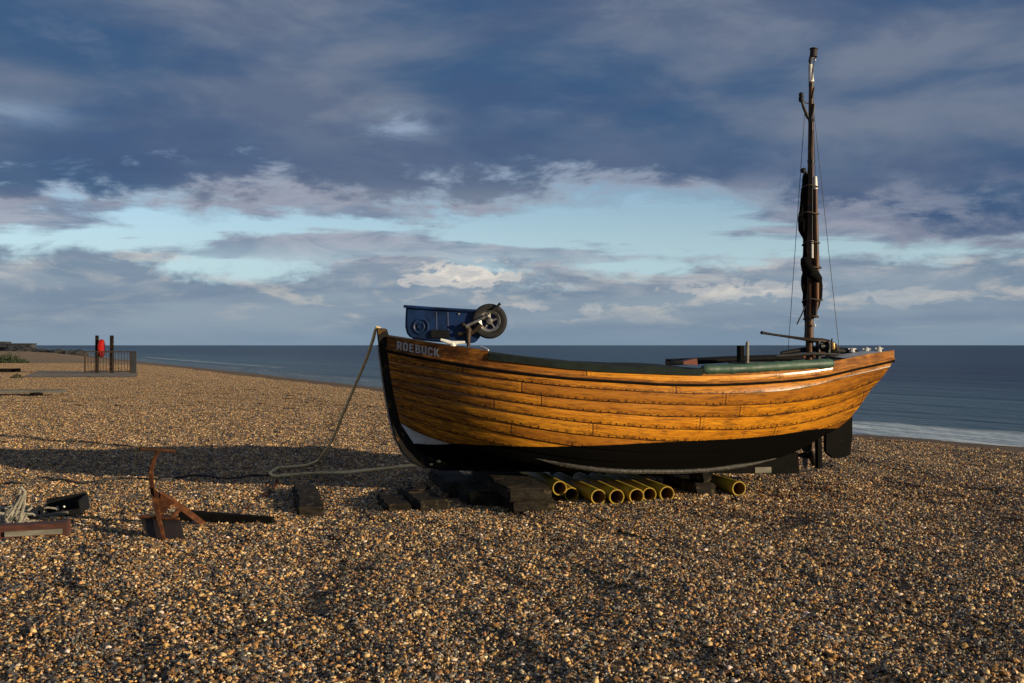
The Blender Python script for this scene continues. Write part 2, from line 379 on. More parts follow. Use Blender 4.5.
def make_world():
    w = bpy.data.worlds.new('World'); SC.world = w; w.use_nodes = True
    nt = NT(w.node_tree); bg = nt.n['Background']
    sky = nt.node('ShaderNodeTexSky', sky_type='NISHITA'); sky.sun_disc = False
    sky.sun_elevation = SUN_EL; sky.sun_rotation = SUN_AZ
    sky.air_density = 1.0; sky.dust_density = .2; sky.ozone_density = 3.0
    d = nt.sep(nt.node('ShaderNodeTexCoord').outputs['Generated'])
    a = nt.math('ARCTAN2', d[0], d[1])
    hyp = nt.math('SQRT', nt.math('ADD', nt.math('MULTIPLY', d[0], d[0]), nt.math('MULTIPLY', d[1], d[1])))
    e = nt.math('DIVIDE', d[2], nt.math('MAXIMUM', hyp, .02))
    e = nt.math('MINIMUM', e, 3.0)
    S = 8.9     # colours below are in picture units; the background strength is 1/S
    clear = nt.mix(1.0, sky.outputs[0], (1.62, 1.44, 1.46), 'MULTIPLY')
    clear = nt.mix(nt.math('MULTIPLY', nt.ss(e, .13, .05), .65), clear, (3.6, 5.3, 6.4))
    def ns(sa, se, scale, off, detail=7, rough=.58, dist=.35):
        return nt.noise(nt.xyz(nt.math('MULTIPLY', a, sa), nt.math('MULTIPLY', e, se), off), scale, detail, rough, dist)
    nA = ns(2.8, 7.0, 1.7, 1.9, 9, .6, .3)      # big billows
    nB = ns(7.0, 17.0, 1.6, 5.2, 9, .62, .25)      # ragged edges
    nC = ns(3.0, 22.0, 1.4, 8.4, 6, .55, .3)     # flat bars
    nD = ns(9.0, 30.0, 1.5, 3.1, 7, .6, .6)      # small cumulus
    # ---- high dark layer: lower edge sinks towards the right
    Eb = nt.math('SUBTRACT', .133, nt.math('ADD', nt.math('MULTIPLY', nt.ss(a, .12, .36), .050), nt.math('MULTIPLY', nt.ss(a, -.18, -.36), .010)))
    jit = nt.math('ADD', nt.math('MULTIPLY', nt.math('SUBTRACT', nA, .5), .05), nt.math('MULTIPLY', nt.math('SUBTRACT', nB, .5), .115))
    up = nt.ss(nt.math('ADD', nt.math('SUBTRACT', e, Eb), jit), -.012, .03)
    # holes in it
    def gauss(a0, e0, sa, se):
        u = nt.math('DIVIDE', nt.math('SUBTRACT', a, a0), sa); v = nt.math('DIVIDE', nt.math('SUBTRACT', e, e0), se)
        return nt.math('EXPONENT', nt.math('MULTIPLY', nt.math('ADD', nt.math('MULTIPLY', u, u), nt.math('MULTIPLY', v, v)), -1.0))
    hole = nt.math('MULTIPLY', gauss(-.105, .203, .030, .013), nt.ss(nB, .36, .6))
    hole2 = nt.math('MULTIPLY', gauss(-.45, .195, .06, .011), nt.ss(nB, .30, .62))
    hole3 = nt.math('MULTIPLY', nt.math('MULTIPLY', nt.ss(nt.math('SUBTRACT', nB, nt.math('MULTIPLY', nA, .5)), .22, .42), nt.ss(a, .0, .12)), nt.math('MULTIPLY', gauss(.2, .115, .22, .03), .55))
    up = nt.math('MULTIPLY', up, nt.math('SUBTRACT', 1.0, nt.math('MAXIMUM', nt.math('MAXIMUM', nt.math('MULTIPLY', hole, .5), nt.math('MULTIPLY', hole2, .25)), hole3)))
    nE = ns(3.0, 8.5, 1.45, 12.7, 7, .52, .2)
    ucol = nt.mix(nt.ss(nE, .36, .65), (.041, .094, .196), (.156, .190, .262))
    ucol = nt.mix(nt.math('MULTIPLY', nt.ss(nB, .52, .78), .32), ucol, (.18, .225, .33))
    # its base is darkest just above the lower edge
    base = nt.math('MULTIPLY', nt.ss(nt.math('SUBTRACT', e, Eb), .0, .022), nt.ss(nt.math('SUBTRACT', e, Eb), .085, .035))
    ucol = nt.mix(nt.math('MULTIPLY', base, .6), ucol, (.050, .095, .195))
    ucol = nt.mix(nt.math('MULTIPLY', nt.ss(nA, .52, .36), .5), ucol, (.055, .09, .185))
    # high overhead, out of view, the layer is brightened to add neutral fill light
    ucol = nt.mix(nt.math('MULTIPLY', nt.ss(e, .45, 1.3), .5), ucol, (.26, .27, .285))
    # thin lit fringe near its lower edge
    edge = nt.math('MULTIPLY', nt.ss(up, .05, .5), nt.ss(up, 1.0, .55))
    ucol = nt.mix(nt.math('MULTIPLY', edge, .75), ucol, (.31, .32, .39))
    # right-hand scraps below the layer, mauve-grey
    scr = nt.math('MULTIPLY', nt.ss(nt.math('ADD', nC, nt.math('MULTIPLY', nB, .35)), .63, .74), nt.ss(e, .055, .10))
    scr = nt.math('MULTIPLY', scr, nt.ss(e, .19, .13))
    scol = nt.mix(nt.ss(nD, .38, .66), (.15,.19,.29), (.33,.34,.41))
    # ---- low bank above the sea
    Et = nt.math('ADD', .070, nt.math('ADD', nt.math('MULTIPLY', nt.math('SUBTRACT', nB, .5), .085), nt.math('MULTIPLY', nt.math('SUBTRACT', nC, .5), .05)))
    Et = nt.math('ADD', Et, nt.math('MULTIPLY', nt.math('ADD', nt.ss(a, -.16, -.42), nt.ss(a, .12, .3)), .014))
    low = nt.ss(nt.math('SUBTRACT', Et, e), -.006, .012)
    nDs = ns(9.0, 30.0, 1.5, 3.1, 7, .6, .6)
    lcol = nt.mix(nt.ss(nC, .36, .64), (.152, .214, .305), (.232, .295, .372))
    lcol = nt.mix(nt.ss(e, .0, .028, .65, 0.0), lcol, (.168, .252, .350))
    toplit = nt.math('MULTIPLY', nt.ss(nt.math('SUBTRACT', Et, e), .035, .0), nt.ss(nD, .42, .62))
    toplit = nt.math('MULTIPLY', toplit, nt.ss(e, .022, .045))
    lcol = nt.mix(nt.math('MULTIPLY', toplit, .7), lcol, (.60, .56, .53))
    # slate-dark bars through the bank, and warm lit faces of far cumulus
    nG = ns(4.0, 34.0, 1.3, 15.3, 7, .55, .3)
    lcol = nt.mix(nt.math('MULTIPLY', nt.math('MULTIPLY', nt.ss(nG, .52, .68), nt.ss(e, .028, .05)), .7), lcol, (.135, .195, .295))
    nH = ns(11.0, 40.0, 1.4, 21.4, 8, .6, .3)
    warm = nt.math('MULTIPLY', nt.math('MULTIPLY', nt.ss(nH, .52, .66), nt.ss(e, .010, .026)), nt.ss(e, .075, .05))
    warm = nt.math('MULTIPLY', warm, nt.ss(nt.math('ADD', nA, nt.math('MULTIPLY', a, .25)), .42, .6, .25, 1.0))
    lcol = nt.mix(nt.math('MULTIPLY', warm, .62), lcol, (.56, .52, .47))
    # the cumulus heads that catch the sun
    nF = ns(30.0, 70.0, 1.4, 6.6, 7, .6, .3)
    def head(a0, e0, sa, se):
        u = nt.math('DIVIDE', nt.math('SUBTRACT', a, a0), sa); v = nt.math('DIVIDE', nt.math('SUBTRACT', e, e0), se)
        r = nt.math('SQRT', nt.math('ADD', nt.math('MULTIPLY', u, u), nt.math('MULTIPLY', v, v)))
        return nt.ss(nt.math('ADD', r, nt.math('MULTIPLY', nt.math('SUBTRACT', nF, .5), 3.6)), 1.05, .6)
    heads = nt.math('MAXIMUM', head(-.0435, .0655, .050, .0125), nt.math('MULTIPLY', head(.215, .049, .07, .009), .5))
    heads = nt.math('MAXIMUM', heads, nt.math('MULTIPLY', head(.075, .033, .022, .006), .3))
    heads = nt.math('MAXIMUM', heads, nt.math('MULTIPLY', head(.345, .042, .05, .008), .3))
    heads = nt.math('MAXIMUM', heads, nt.math('MULTIPLY', head(-.325, .078, .03, .005), .45))
    heads = nt.math('MAXIMUM', heads, nt.math('MULTIPLY', head(.015, .036, .016, .005), .35))
    hcol = nt.mix(nt.ss(nF, .35, .68), (.50,.50,.50), (.88,.80,.68))
    def tens(c):
        return nt.mix(1.0, c, (S, S, S), 'MULTIPLY')
    c = nt.mix(nt.math('MULTIPLY', low, .92), clear, tens(lcol))
    c = nt.mix(nt.math('MULTIPLY', scr, .85), c, tens(scol))
    c = nt.mix(nt.math('MULTIPLY', up, .97), c, tens(ucol))
    c = nt.mix(nt.math('MULTIPLY', heads, .9), c, tens(hcol))
    nt.put(bg.inputs[0], c); bg.inputs[1].default_value = .1
make_world()
vs_ = SC.view_settings
vs_.view_transform = 'Standard'; vs_.look = 'None'; vs_.exposure = 0.25; vs_.gamma = 1.0; vs_.use_curve_mapping = False

# ------------------------------------------------------------------ terrain
SEA = -1.2
SHORE = np.array([(620,-640),(60,-30),(35,-2),(21,17.5),(13.6,29.5),(12.3,31.2),(10.4,33.4),(-8.7,71.2),(-28,112),(-63,183),(-112,285),(-330,740),(-1100,2350)], float)

def shore_dist(x, y):
    """signed distance to the waterline, positive on the beach"""
    x = np.asarray(x, float); y = np.asarray(y, float)
    best = np.full(x.shape, 1e9); sgn = np.ones(x.shape)
    for i in range(len(SHORE)-1):
        a = SHORE[i]; b = SHORE[i+1]; e = b - a; L2 = e @ e
        t = np.clip(((x-a[0])*e[0] + (y-a[1])*e[1]) / L2, 0, 1)
        dx = x - (a[0]+t*e[0]); dy = y - (a[1]+t*e[1]); dd = np.hypot(dx, dy)
        cr = e[0]*(y-a[1]) - e[1]*(x-a[0])
        u = dd < best - 1e-9
        best = np.where(u, dd, best); sgn = np.where(u, np.where(cr >= 0, 1.0, -1.0), sgn)
    return best*sgn

_w = []
for lam, amp, n in ((5.5, .030, 4), (2.4, .017, 6), (1.15, .0105, 8), (.62, .0055, 8)):
    for _ in range(n):
        th = RNG.uniform(0, math.pi); l = lam*RNG.uniform(.75, 1.3)
        _w.append((2*math.pi/l*math.cos(th), 2*math.pi/l*math.sin(th), RNG.uniform(0, 6.28), amp*RNG.uniform(.5, 1.1)))

def ground_z(x, y):
    x = np.asarray(x, float); y = np.asarray(y, float)
    D = shore_dist(x, y)
    z = np.interp(D, [-400, -10, 0, 3, 7, 11, 15, 1e4], [-30, -2.3, SEA, SEA+.34, -.52, -.2, 0, 0])
    fade = np.clip(D/4, 0, 1)*np.clip(1.3 - np.hypot(x, y)/48, .10, 1)
    und = np.zeros(x.shape)
    for kx, ky, ph, am in _w: und += am*np.sin(kx*x + ky*y + ph)
    return z + und*fade*.40

def gz(p):
    return float(ground_z(np.array([p[0]]), np.array([p[1]]))[0])

def axis(parts):
    out = [parts[0][0]]
    for a, b, st0, st1 in parts:
        p = a
        while p < b - 1e-6:
            f = (p-a)/(b-a); p = min(b, p + st0 + (st1-st0)*f); out.append(p)
    return np.array(out)

def make_ground():
    right = axis([(0, 9, .11, .14), (9, 40, .2, 1.5), (40, 700, 3, 60)])
    left = axis([(0, 9, .11, .14), (9, 60, .2, 1.5), (60, 1600, 3, 110)])
    xs = np.concatenate([-left[::-1][:-1], right])
    ys = np.concatenate([axis([(-700, -10, 90, 5), (-10, 3, 1.5, .2), (3, 18, .11, .13), (18, 60, .16, .6), (60, 300, .8, 6), (300, 2400, 8, 160)])])
    X, Y = np.meshgrid(xs, ys); Z = ground_z(X, Y)
    n, m = X.shape
    v = np.stack([X.ravel(), Y.ravel(), Z.ravel()], 1)
    i = np.arange((n-1)*(m-1)); r = i//(m-1); c = i % (m-1); k = r*m + c
    f = np.stack([k, k+1, k+1+m, k+m], 1)
    me = bpy.data.meshes.new('beach'); me.from_pydata(v.tolist(), [], f.tolist())
    at_ = me.attributes.new('shore', 'FLOAT', 'POINT'); at_.data.foreach_set('value', shore_dist(X.ravel(), Y.ravel()).astype(np.float32))
    m_, nt, b = new_mat('shingle_ground')
    pos = nt.node('ShaderNodeNewGeometry').outputs['Position']
    sh = nt.node('ShaderNodeAttribute', attribute_name='shore').outputs['Fac']
    vo = nt.node('ShaderNodeTexVoronoi', feature='F1'); nt.put(vo.inputs['Vector'], pos); vo.inputs['Scale'].default_value = 34
    rc = nt.sep(vo.outputs['Color'])[0]
    col = nt.ramp(rc, [(0,(.035,.034,.035)),(.28,(.075,.07,.066)),(.45,(.20,.115,.05)),(.66,(.36,.22,.095)),(.85,(.50,.34,.17)),(1,(.66,.56,.40))])
    vo2 = nt.node('ShaderNodeTexVoronoi', feature='F1'); nt.put(vo2.inputs['Vector'], pos); vo2.inputs['Scale'].default_value = 9
    rc2 = nt.sep(vo2.outputs['Color'])[1]
    col = nt.mix(.35, col, nt.ramp(rc2, [(0,(.05,.045,.042)),(.5,(.20,.125,.065)),(1,(.36,.25,.14))]))
    big = nt.noise(pos, .09, 5, .6)
    col = nt.mix(nt.math('MULTIPLY', nt.ss(big, .4, .65), .35), col, (.40,.235,.105))
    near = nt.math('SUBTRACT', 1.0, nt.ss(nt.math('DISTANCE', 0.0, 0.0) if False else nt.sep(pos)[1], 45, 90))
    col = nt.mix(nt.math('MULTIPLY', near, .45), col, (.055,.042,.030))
    # wet, finer band at the water's edge
    wet = nt.ss(sh, 9.5, 6.5)
    col = nt.mix(nt.math('MULTIPLY', wet, .7), col, (.10,.062,.036))
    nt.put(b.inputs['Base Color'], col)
    nt.put(b.inputs['Roughness'], nt.math('SUBTRACT', .85, nt.math('MULTIPLY', nt.ss(sh, 1.6, .2), .45)))
    b.inputs['Specular IOR Level'].default_value = .3
    bh = nt.math('SUBTRACT', 1.0, vo.outputs['Distance'])
    nt.put(b.inputs['Normal'], nt.bump(nt.math('ADD', bh, nt.math('MULTIPLY', vo2.outputs['Distance'], 1.5)), .45, .02))
    o = finish('beach', me, m_, None, True, 180); tag(o, kind='structure')
    return o
make_ground()

def make_sea():
    S = [SHORE[0]]
    for i in range(len(SHORE)-1):
        a, b = SHORE[i], SHORE[i+1]; L = np.hypot(*(b-a)); n = int(np.clip(L/4, 1, 26))
        for k in range(1, n+1): S.append(a + (b-a)*k/n)
    S.append(np.array((-5200., 11100.))); S.append(np.array((-14000., 29500.)))
    S = np.array(S); dirv = np.array((.80, .60))
    outs = np.array([-6, -3, -1.5, -.7, 0, .6, 1.2, 2, 3, 4, 5, 6.5, 8, 10, 13, 17, 23, 32, 48, 75, 120, 200, 350, 700, 1500, 4000, 12000, 40000], float)
    v = []; dist = []
    for o_ in outs:
        for p in S:
            q = p + dirv*o_; v.append((q[0], q[1], SEA))
    n = len(S)
    f = [(r*n+c, r*n+c+1, (r+1)*n+c+1, (r+1)*n+c) for r in range(len(outs)-1) for c in range(n-1)]
    me = bpy.data.meshes.new('sea'); me.from_pydata(v, [], f)
    va = np.array(v); D = -shore_dist(va[:,0], va[:,1])
    a_ = me.attributes.new('off', 'FLOAT', 'POINT'); a_.data.foreach_set('value', D.astype(np.float32))
    bm = bmesh.new(); bm.from_mesh(me); bmesh.ops.recalc_face_normals(bm, faces=bm.faces)
    if bm.faces[0].normal.z < 0: bmesh.ops.reverse_faces(bm, faces=bm.faces)
    bm.to_mesh(me); bm.free()
    m, nt, b = new_mat('sea_water')
    pos = nt.node('ShaderNodeNewGeometry').outputs['Position']
    off = nt.node('ShaderNodeAttribute', attribute_name='off').outputs['Fac']
    # swell runs parallel to the beach
    rot = nt.mapping(pos, rot=(0, 0, R(-26)))
    w1 = nt.noise(nt.mapping(rot, (.55, .12, 1)), 1.0, 5, .6, .4)
    w2 = nt.noise(nt.mapping(rot, (.10, .02, 1)), 1.0, 4, .55, .5)
    w3 = nt.noise(nt.mapping(rot, (3.2, 1.1, 1)), 1.0, 3, .6, .3)
    h = nt.math('ADD', nt.math('ADD', nt.math('MULTIPLY', w1, .55), nt.math('MULTIPLY', w2, 1.6)), nt.math('MULTIPLY', w3, .10))
    fn = nt.noise(nt.mapping(rot, (1.1, .35, 1)), 1.0, 6, .65, .5)
    jag = nt.math('MULTIPLY', nt.math('SUBTRACT', fn, .5), 3.2)
    o1 = nt.math('ADD', off, jag)
    wash = nt.math('MULTIPLY', nt.ss(o1, -.4, .3), nt.ss(o1, 6.0, 4.6))
    lace = nt.noise(nt.mapping(rot, (2.6, 1.0, 1)), 1.0, 6, .7, .8)
    wash = nt.math('MULTIPLY', wash, nt.ss(lace, .30, .52, .35, 1.0))
    wash = nt.math('MULTIPLY', wash, nt.ss(nt.sep(pos)[1], 40, 62, 1.0, .28))
    l2 = nt.noise(nt.mapping(rot, (.05, .035, 1)), 1.0, 3, .5)
    line2 = nt.math('MULTIPLY', nt.math('MULTIPLY', nt.ss(o1, 8.2, 9.0), nt.ss(o1, 11.0, 9.8)), nt.ss(l2, .42, .56))
    foam = nt.math('MAXIMUM', nt.math('MULTIPLY', wash, .8), nt.math('MULTIPLY', line2, .6))
    dep = nt.ss(off, 2, 60)
    water = nt.mix(dep, (.055,.105,.125), (.005,.034,.072))
    var = nt.noise(nt.mapping(rot, (.028, .006, 1)), 1.0, 5, .6)
    water = nt.mix(nt.math('MULTIPLY', nt.ss(var, .4, .65), .5), water, (.004,.010,.024))
    col = nt.mix(foam, water, (.56,.64,.68))
    nt.put(b.inputs['Base Color'], col)
    nt.put(b.inputs['Roughness'], nt.mix(foam, (.34,)*3, (.8,)*3))
    b.inputs['IOR'].default_value = 1.333
    b.inputs['Specular IOR Level'].default_value = .26
    nt.put(b.inputs['Normal'], nt.bump(h, 1.0, .6))
    o = finish('sea', me, m, None, True, 180); tag(o, kind='structure')
make_sea()

# ------------------------------------------------------------------ shingle stones
def make_shingle():
    base_v = []; bm = bmesh.new(); bmesh.ops.create_icosphere(bm, subdivisions=1, radius=1)
    bmesh.ops.subdivide_edges(bm, edges=bm.edges, cuts=1, use_grid_fill=True)
    for v in bm.verts: v.co.normalize()
    bm.verts.ensure_lookup_table()
    BV = np.array([v.co[:] for v in bm.verts]); BF = np.array([[v.index for v in f.verts] for f in bm.faces]); bm.free()
    bm = bmesh.new(); bmesh.ops.create_icosphere(bm, subdivisions=1, radius=1)
    CV = np.array([v.co[:] for v in bm.verts]); CF = np.array([[v.index for v in f.verts] for f in bm.faces]); bm.free()
    pal = np.array([(.044,.041,.039),(.085,.080,.076),(.165,.155,.14),(.13,.068,.030),(.33,.165,.054),(.58,.315,.098),(.66,.415,.18),(.74,.57,.33),(.74,.64,.48)])
    pr = np.array([.15,.14,.12,.11,.13,.13,.12,.08,.035])
    m, nt, b = new_mat('shingle_stone')
    ca = nt.node('ShaderNodeAttribute', attribute_name='col').outputs['Color']
    pos = nt.node('ShaderNodeNewGeometry').outputs['Position']
    n1 = nt.noise(pos, 48, 5, .7); n2 = nt.noise(pos, .55, 4, .6); n3 = nt.noise(pos, 2.2, 3, .6)
    c = nt.mix(nt.math('MULTIPLY', nt.ss(n1, .46, .62), .62), ca, nt.mix(1.0, ca, (.36,.31,.27), 'MULTIPLY'))
    c = nt.mix(nt.math('MULTIPLY', nt.ss(n1, .45, .34), .22), c, (.55,.48,.36))
    # drifts: some patches of beach hold darker, greyer flint
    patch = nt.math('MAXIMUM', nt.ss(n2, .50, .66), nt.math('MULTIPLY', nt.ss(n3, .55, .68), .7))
    # stones coloured greyer and darker towards the sea
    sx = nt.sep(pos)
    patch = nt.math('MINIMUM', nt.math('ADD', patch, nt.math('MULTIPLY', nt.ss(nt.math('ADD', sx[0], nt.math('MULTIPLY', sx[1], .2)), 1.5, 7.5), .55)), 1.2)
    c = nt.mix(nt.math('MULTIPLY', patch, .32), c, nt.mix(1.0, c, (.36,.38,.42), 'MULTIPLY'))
    nt.put(b.inputs['Base Color'], c)
    b.inputs['Roughness'].default_value = .52; b.inputs['Specular IOR Level'].default_value = .38
    nt.put(b.inputs['Normal'], nt.bump(n1, .25, .004))
    src = bpy.data.collections.new('shingle_patches')
    srcf = bpy.data.collections.new('shingle_patches_wide')
    def tile(name, rad, cnt, V0, F0, coll, szk, dim=1.0):
        rng = RNG; r = rad*np.sqrt(rng.uniform(0, 1, cnt)); th = rng.uniform(0, 6.283, cnt)
        a = np.clip(np.exp(rng.normal(math.log(.0086), .45, cnt)), .004, .028)*szk
        sx = a; sy = a*rng.uniform(.5, .95, cnt); szz = a*rng.uniform(.34, .70, cnt)
        nv = len(V0); Vs = np.repeat(V0[None], cnt, 0)
        ph = rng.uniform(0, 6.28, (cnt, 5, 1)); fr = rng.uniform(1.3, 3.0, (cnt, 3, 1))
        x, y, z = Vs[..., 0], Vs[..., 1], Vs[..., 2]
        k = 1 + .26*np.sin(fr[:,0]*x + ph[:,0])*np.sin(fr[:,1]*y + ph[:,1]) + .18*np.sin(fr[:,2]*1.5*z + 1.7*x + ph[:,2]) + .07*np.sin(4*y+3*z+ph[:,3])
        Vs = Vs*(k*(1 + rng.normal(0, .10, k.shape)))[..., None]*np.stack([sx, sy, szz], 1)[:, None, :]
        rz = rng.uniform(0, 6.283, cnt); tx = rng.normal(0, .6, cnt); ty = rng.normal(0, .6, cnt)
        cz, sz_ = np.cos(rz), np.sin(rz); cx, sx_ = np.cos(tx), np.sin(tx); cy, sy_ = np.cos(ty), np.sin(ty)
        O = np.zeros(cnt); I = np.ones(cnt)
        Rz = np.stack([cz,-sz_,O, sz_,cz,O, O,O,I],1).reshape(cnt,3,3); Rx = np.stack([I,O,O, O,cx,-sx_, O,sx_,cx],1).reshape(cnt,3,3); Ry = np.stack([cy,O,sy_, O,I,O, -sy_,O,cy],1).reshape(cnt,3,3)
        RR = Rx @ Ry @ Rz
        Vs = np.einsum('nij,nvj->nvi', RR, Vs)
        zz = rng.uniform(-.010, .011, cnt) + szz*.4
        Vs += np.stack([r*np.cos(th), r*np.sin(th), zz], 1)[:, None, :]
        Fs = (F0[None] + (np.arange(cnt)*nv)[:, None, None]).reshape(-1, F0.shape[1])
        me = bpy.data.meshes.new(name); me.from_pydata(Vs.reshape(-1, 3).tolist(), [], Fs.tolist())
        ci = rng.choice(len(pal), cnt, p=pr/pr.sum()); cc = dim*pal[ci]*rng.uniform(.75, 1.25, (cnt, 1))*rng.uniform(.93, 1.07, (cnt, 3))
        ca_ = me.color_attributes.new('col', 'FLOAT_COLOR', 'POINT')
        ca_.data.foreach_set('color', np.concatenate([np.repeat(cc, nv, 0), np.ones((cnt*nv, 1))], 1).astype(np.float32).ravel())
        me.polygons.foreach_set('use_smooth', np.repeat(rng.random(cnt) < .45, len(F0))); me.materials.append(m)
        o = bpy.data.objects.new(name, me); coll.objects.link(o)
    for i in range(6): tile('shingle_patch', .25, 1080, CV, CF, src, .92)
    for i in range(4): tile('shingle_patch_wide', .55, 5200, CV, CF, srcf, .80, .88)
    def field(name, y0, y1, step, coll, lift):
        ys = np.arange(y0, y1, step); P = []
        for y in ys:
            hw = .53*y + 3.0; x = np.arange(-hw, hw, step); P.append(np.stack([x, np.full(len(x), y)], 1))
        P = np.concatenate(P); P += RNG.uniform(-.42, .42, P.shape)*step
        D = shore_dist(P[:,0], P[:,1]); P = P[D > 8.0 + RNG.uniform(0, 2.5, len(D))]
        z = ground_z(P[:,0], P[:,1]); e = .2
        gx = (ground_z(P[:,0]+e, P[:,1]) - ground_z(P[:,0]-e, P[:,1]))/(2*e); gy = (ground_z(P[:,0], P[:,1]+e) - ground_z(P[:,0], P[:,1]-e))/(2*e)
        V = np.stack([P[:,0], P[:,1], z + lift], 1)
        rot = np.stack([np.arctan(gy), -np.arctan(gx), np.zeros(len(P))], 1)
        # spin about the tile's own axis first, then lean with the slope
        spin = RNG.uniform(0, 6.283, len(P)); rr = np.empty_like(rot)
        for i in range(len(P)):
            q = Euler(rot[i]).to_matrix() @ Matrix.Rotation(spin[i], 3, 'Z'); rr[i] = q.to_euler()[:]
        me = bpy.data.meshes.new(name); me.from_pydata(V.tolist(), [], [])
        at_ = me.attributes.new('lean', 'FLOAT_VECTOR', 'POINT'); at_.data.foreach_set('vector', rr.astype(np.float32).ravel())
        return me, coll
    for nm, args, lab in (('shingle', (3.6, 27, .30, src, .004), 'loose rounded flint pebbles in tan, orange and slate grey covering the near beach'),
                          ('far_shingle', (27, 95, .72, srcf, .006), 'finer looking flint pebbles covering the beach further away')):
        me, coll = field(nm, *args)
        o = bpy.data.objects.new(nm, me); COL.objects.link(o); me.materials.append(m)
        ng = bpy.data.node_groups.new(nm + '_scatter', 'GeometryNodeTree')
        ng.interface.new_socket('Geometry', in_out='INPUT', socket_type='NodeSocketGeometry')
        ng.interface.new_socket('Geometry', in_out='OUTPUT', socket_type='NodeSocketGeometry')
        gi = ng.nodes.new('NodeGroupInput'); go = ng.nodes.new('NodeGroupOutput')
        ip = ng.nodes.new('GeometryNodeInstanceOnPoints'); ci = ng.nodes.new('GeometryNodeCollectionInfo')
        ci.inputs['Collection'].default_value = coll; ci.inputs['Separate Children'].default_value = True; ci.inputs['Reset Children'].default_value = True
        na = ng.nodes.new('GeometryNodeInputNamedAttribute'); na.data_type = 'FLOAT_VECTOR'; na.inputs['Name'].default_value = 'lean'
        e2r = ng.nodes.new('FunctionNodeEulerToRotation')
        L = ng.links.new
        L(gi.outputs[0], ip.inputs['Points']); L(ci.outputs[0], ip.inputs['Instance']); ip.inputs['Pick Instance'].default_value = True
        L(na.outputs[0], e2r.inputs[0]); L(e2r.outputs[0], ip.inputs['Rotation']); L(ip.outputs[0], go.inputs[0])
        md = o.modifiers.new('scatter', 'NODES'); md.node_group = ng
        tag(o, lab, 'shingle', kind='stuff')
make_shingle()

# ------------------------------------------------------------------ the boat
AL = R(11.5); CA, SA = math.cos(AL), math.sin(AL); D0 = 11.3; X0 = (383-512)/F*D0

def bl(px, py, v):
    """picture point at lateral offset v (towards the camera) -> boat-local coordinates"""
    k = (px-512)/F
    u = (k*D0 - X0 - v*SA - k*v*CA)/(CA - k*SA)
    d = D0 + u*SA - v*CA
    return Vector((u, -v, EYE - (py-HZ)/F*d))

boat = empty('fishing_boat', (X0, D0, 0), AL, 'varnished orange clinker wooden fishing boat with black bottom propped on blocks on the shingle', 'boat')

TAU = [0,.05,.1,.2,.3,.4,.5,.6,.7,.8,.9,1]; VT = [.05,.31,.51,.79,.95,1.01,1.05,1.04,.98,.875,.735,.575]
_tq = np.linspace(0, 1, 401); _vq = pchip(TAU, VT, _tq)
_k = np.exp(-.5*(np.arange(-40,41)/14.)**2); _k /= _k.sum()
_ve = np.concatenate([2*_vq[0]-_vq[1:51][::-1], _vq, 2*_vq[-1]-_vq[-51:-1][::-1]]); _vq = np.convolve(_ve, _k, 'same')[50:-50]

# lines measured on the planking: sheer, rail, laps 1..8, keel rabbet
LINES = {
 'S': [(386.5,344.5),(410,347.3),(440,351.6),(467,355.7),(490,358.9),(531,363.6),(572,368.4),(617,371.4),(651,372.8),(675,373.8),(700,374.4),(737,373.8),(771,371.9),(802,370),(833,366.2),(861,360.6),(880,356.8),(894.4,353.4)],
 'R': [(387,349.5),(405,353.5),(440,360.1),(468,364.6),(499,369.0),(531,373),(572,377.2),(617,380.2),(630,381),(671,383.4),(702,383.8),(737,382.8),(781,380.3),(812,377.4),(832.5,373.6),(853,368.4),(873.5,364.2),(893.5,359.6)],
 1: [(388.5,361),(440,369.2),(490,377),(531,382.5),(572,387.0),(617,390),(671,393),(700,393.9),(737,393.4),(781,391),(812,386),(832.5,380.6),(853,375.4),(873,370.8),(890,366.7)],
 2: [(389.7,370),(440,379),(490,387.6),(531,394),(572,398.8),(617,402.1),(671,404.6),(700,405.3),(737,405.3),(781,403.3),(812,399.6),(845,392.6),(873.5,382),(881.5,378.5)],
 3: [(391,379),(440,388.5),(490,397.6),(531,404.4),(572,409.7),(617,413.6),(671,416.8),(737,417.2),(791.5,413.2),(832.5,404.6),(860,394.4),(871.5,389)],
 4: [(392.5,387.5),(440,398),(490,408),(531,415.2),(572,421),(617,425.4),(671,429),(737,429.8),(791.5,425.2),(836.6,414),(861,404.5)],
 5: [(394,396),(440,408.2),(490,419),(531,427.2),(572,433.6),(617,438),(671,441.2),(737,441.4),(791.5,436.2),(830,427),(849,419.6)],
 6: [(396,405),(440,418.8),(490,430),(531,439),(572,445.8),(617,450.4),(671,453),(737,452),(791,444.8),(822,435.6),(837,429)],
 7: [(398,413.5),(440,429.8),(490,442),(531,451.5),(572,457.6),(617,462),(671,463.4),(737,460),(780,453),(806,444.4),(825,435)],
 8: [(400.5,423),(417,432.4),(440,440.6),(465,447.6),(490,454),(531,463),(572,468),(617,471.2),(671,471.6),(702,470),(737,465.6),(775,457.6),(800,448.9),(815,440.5)],
 'K': [(419,451),(440,461),(460,464.2),(520,466),(600,466),(700,464),(760,459.6),(790,453),(815,441)],
}
CUR = {k: Curve(v, 9 if k not in (8, 'K') else 5) for k, v in LINES.items()}
ENDS = {k: (v[0][0], v[-1][0]) for k, v in LINES.items()}
PAINT = Curve([(380,443),(412,443),(452,443.6),(500,445.6),(540,446.7),(572,446.2),(617,444.6),(671,441.7),(700,440.6),(737,438.6),(771,435.6),(791,433),(815,429.2),(836,428.2),(860,428)], 6)
FR = {'S':.988,'R':1.0,1:1.0,2:.985,3:.97,4:.95,5:.92,6:.875,7:.81,8:.72}
VE = {'S':.575,'R':.575,1:.60,2:.525,3:.43,4:.345,5:.24,6:.145,7:.085,8:.05}

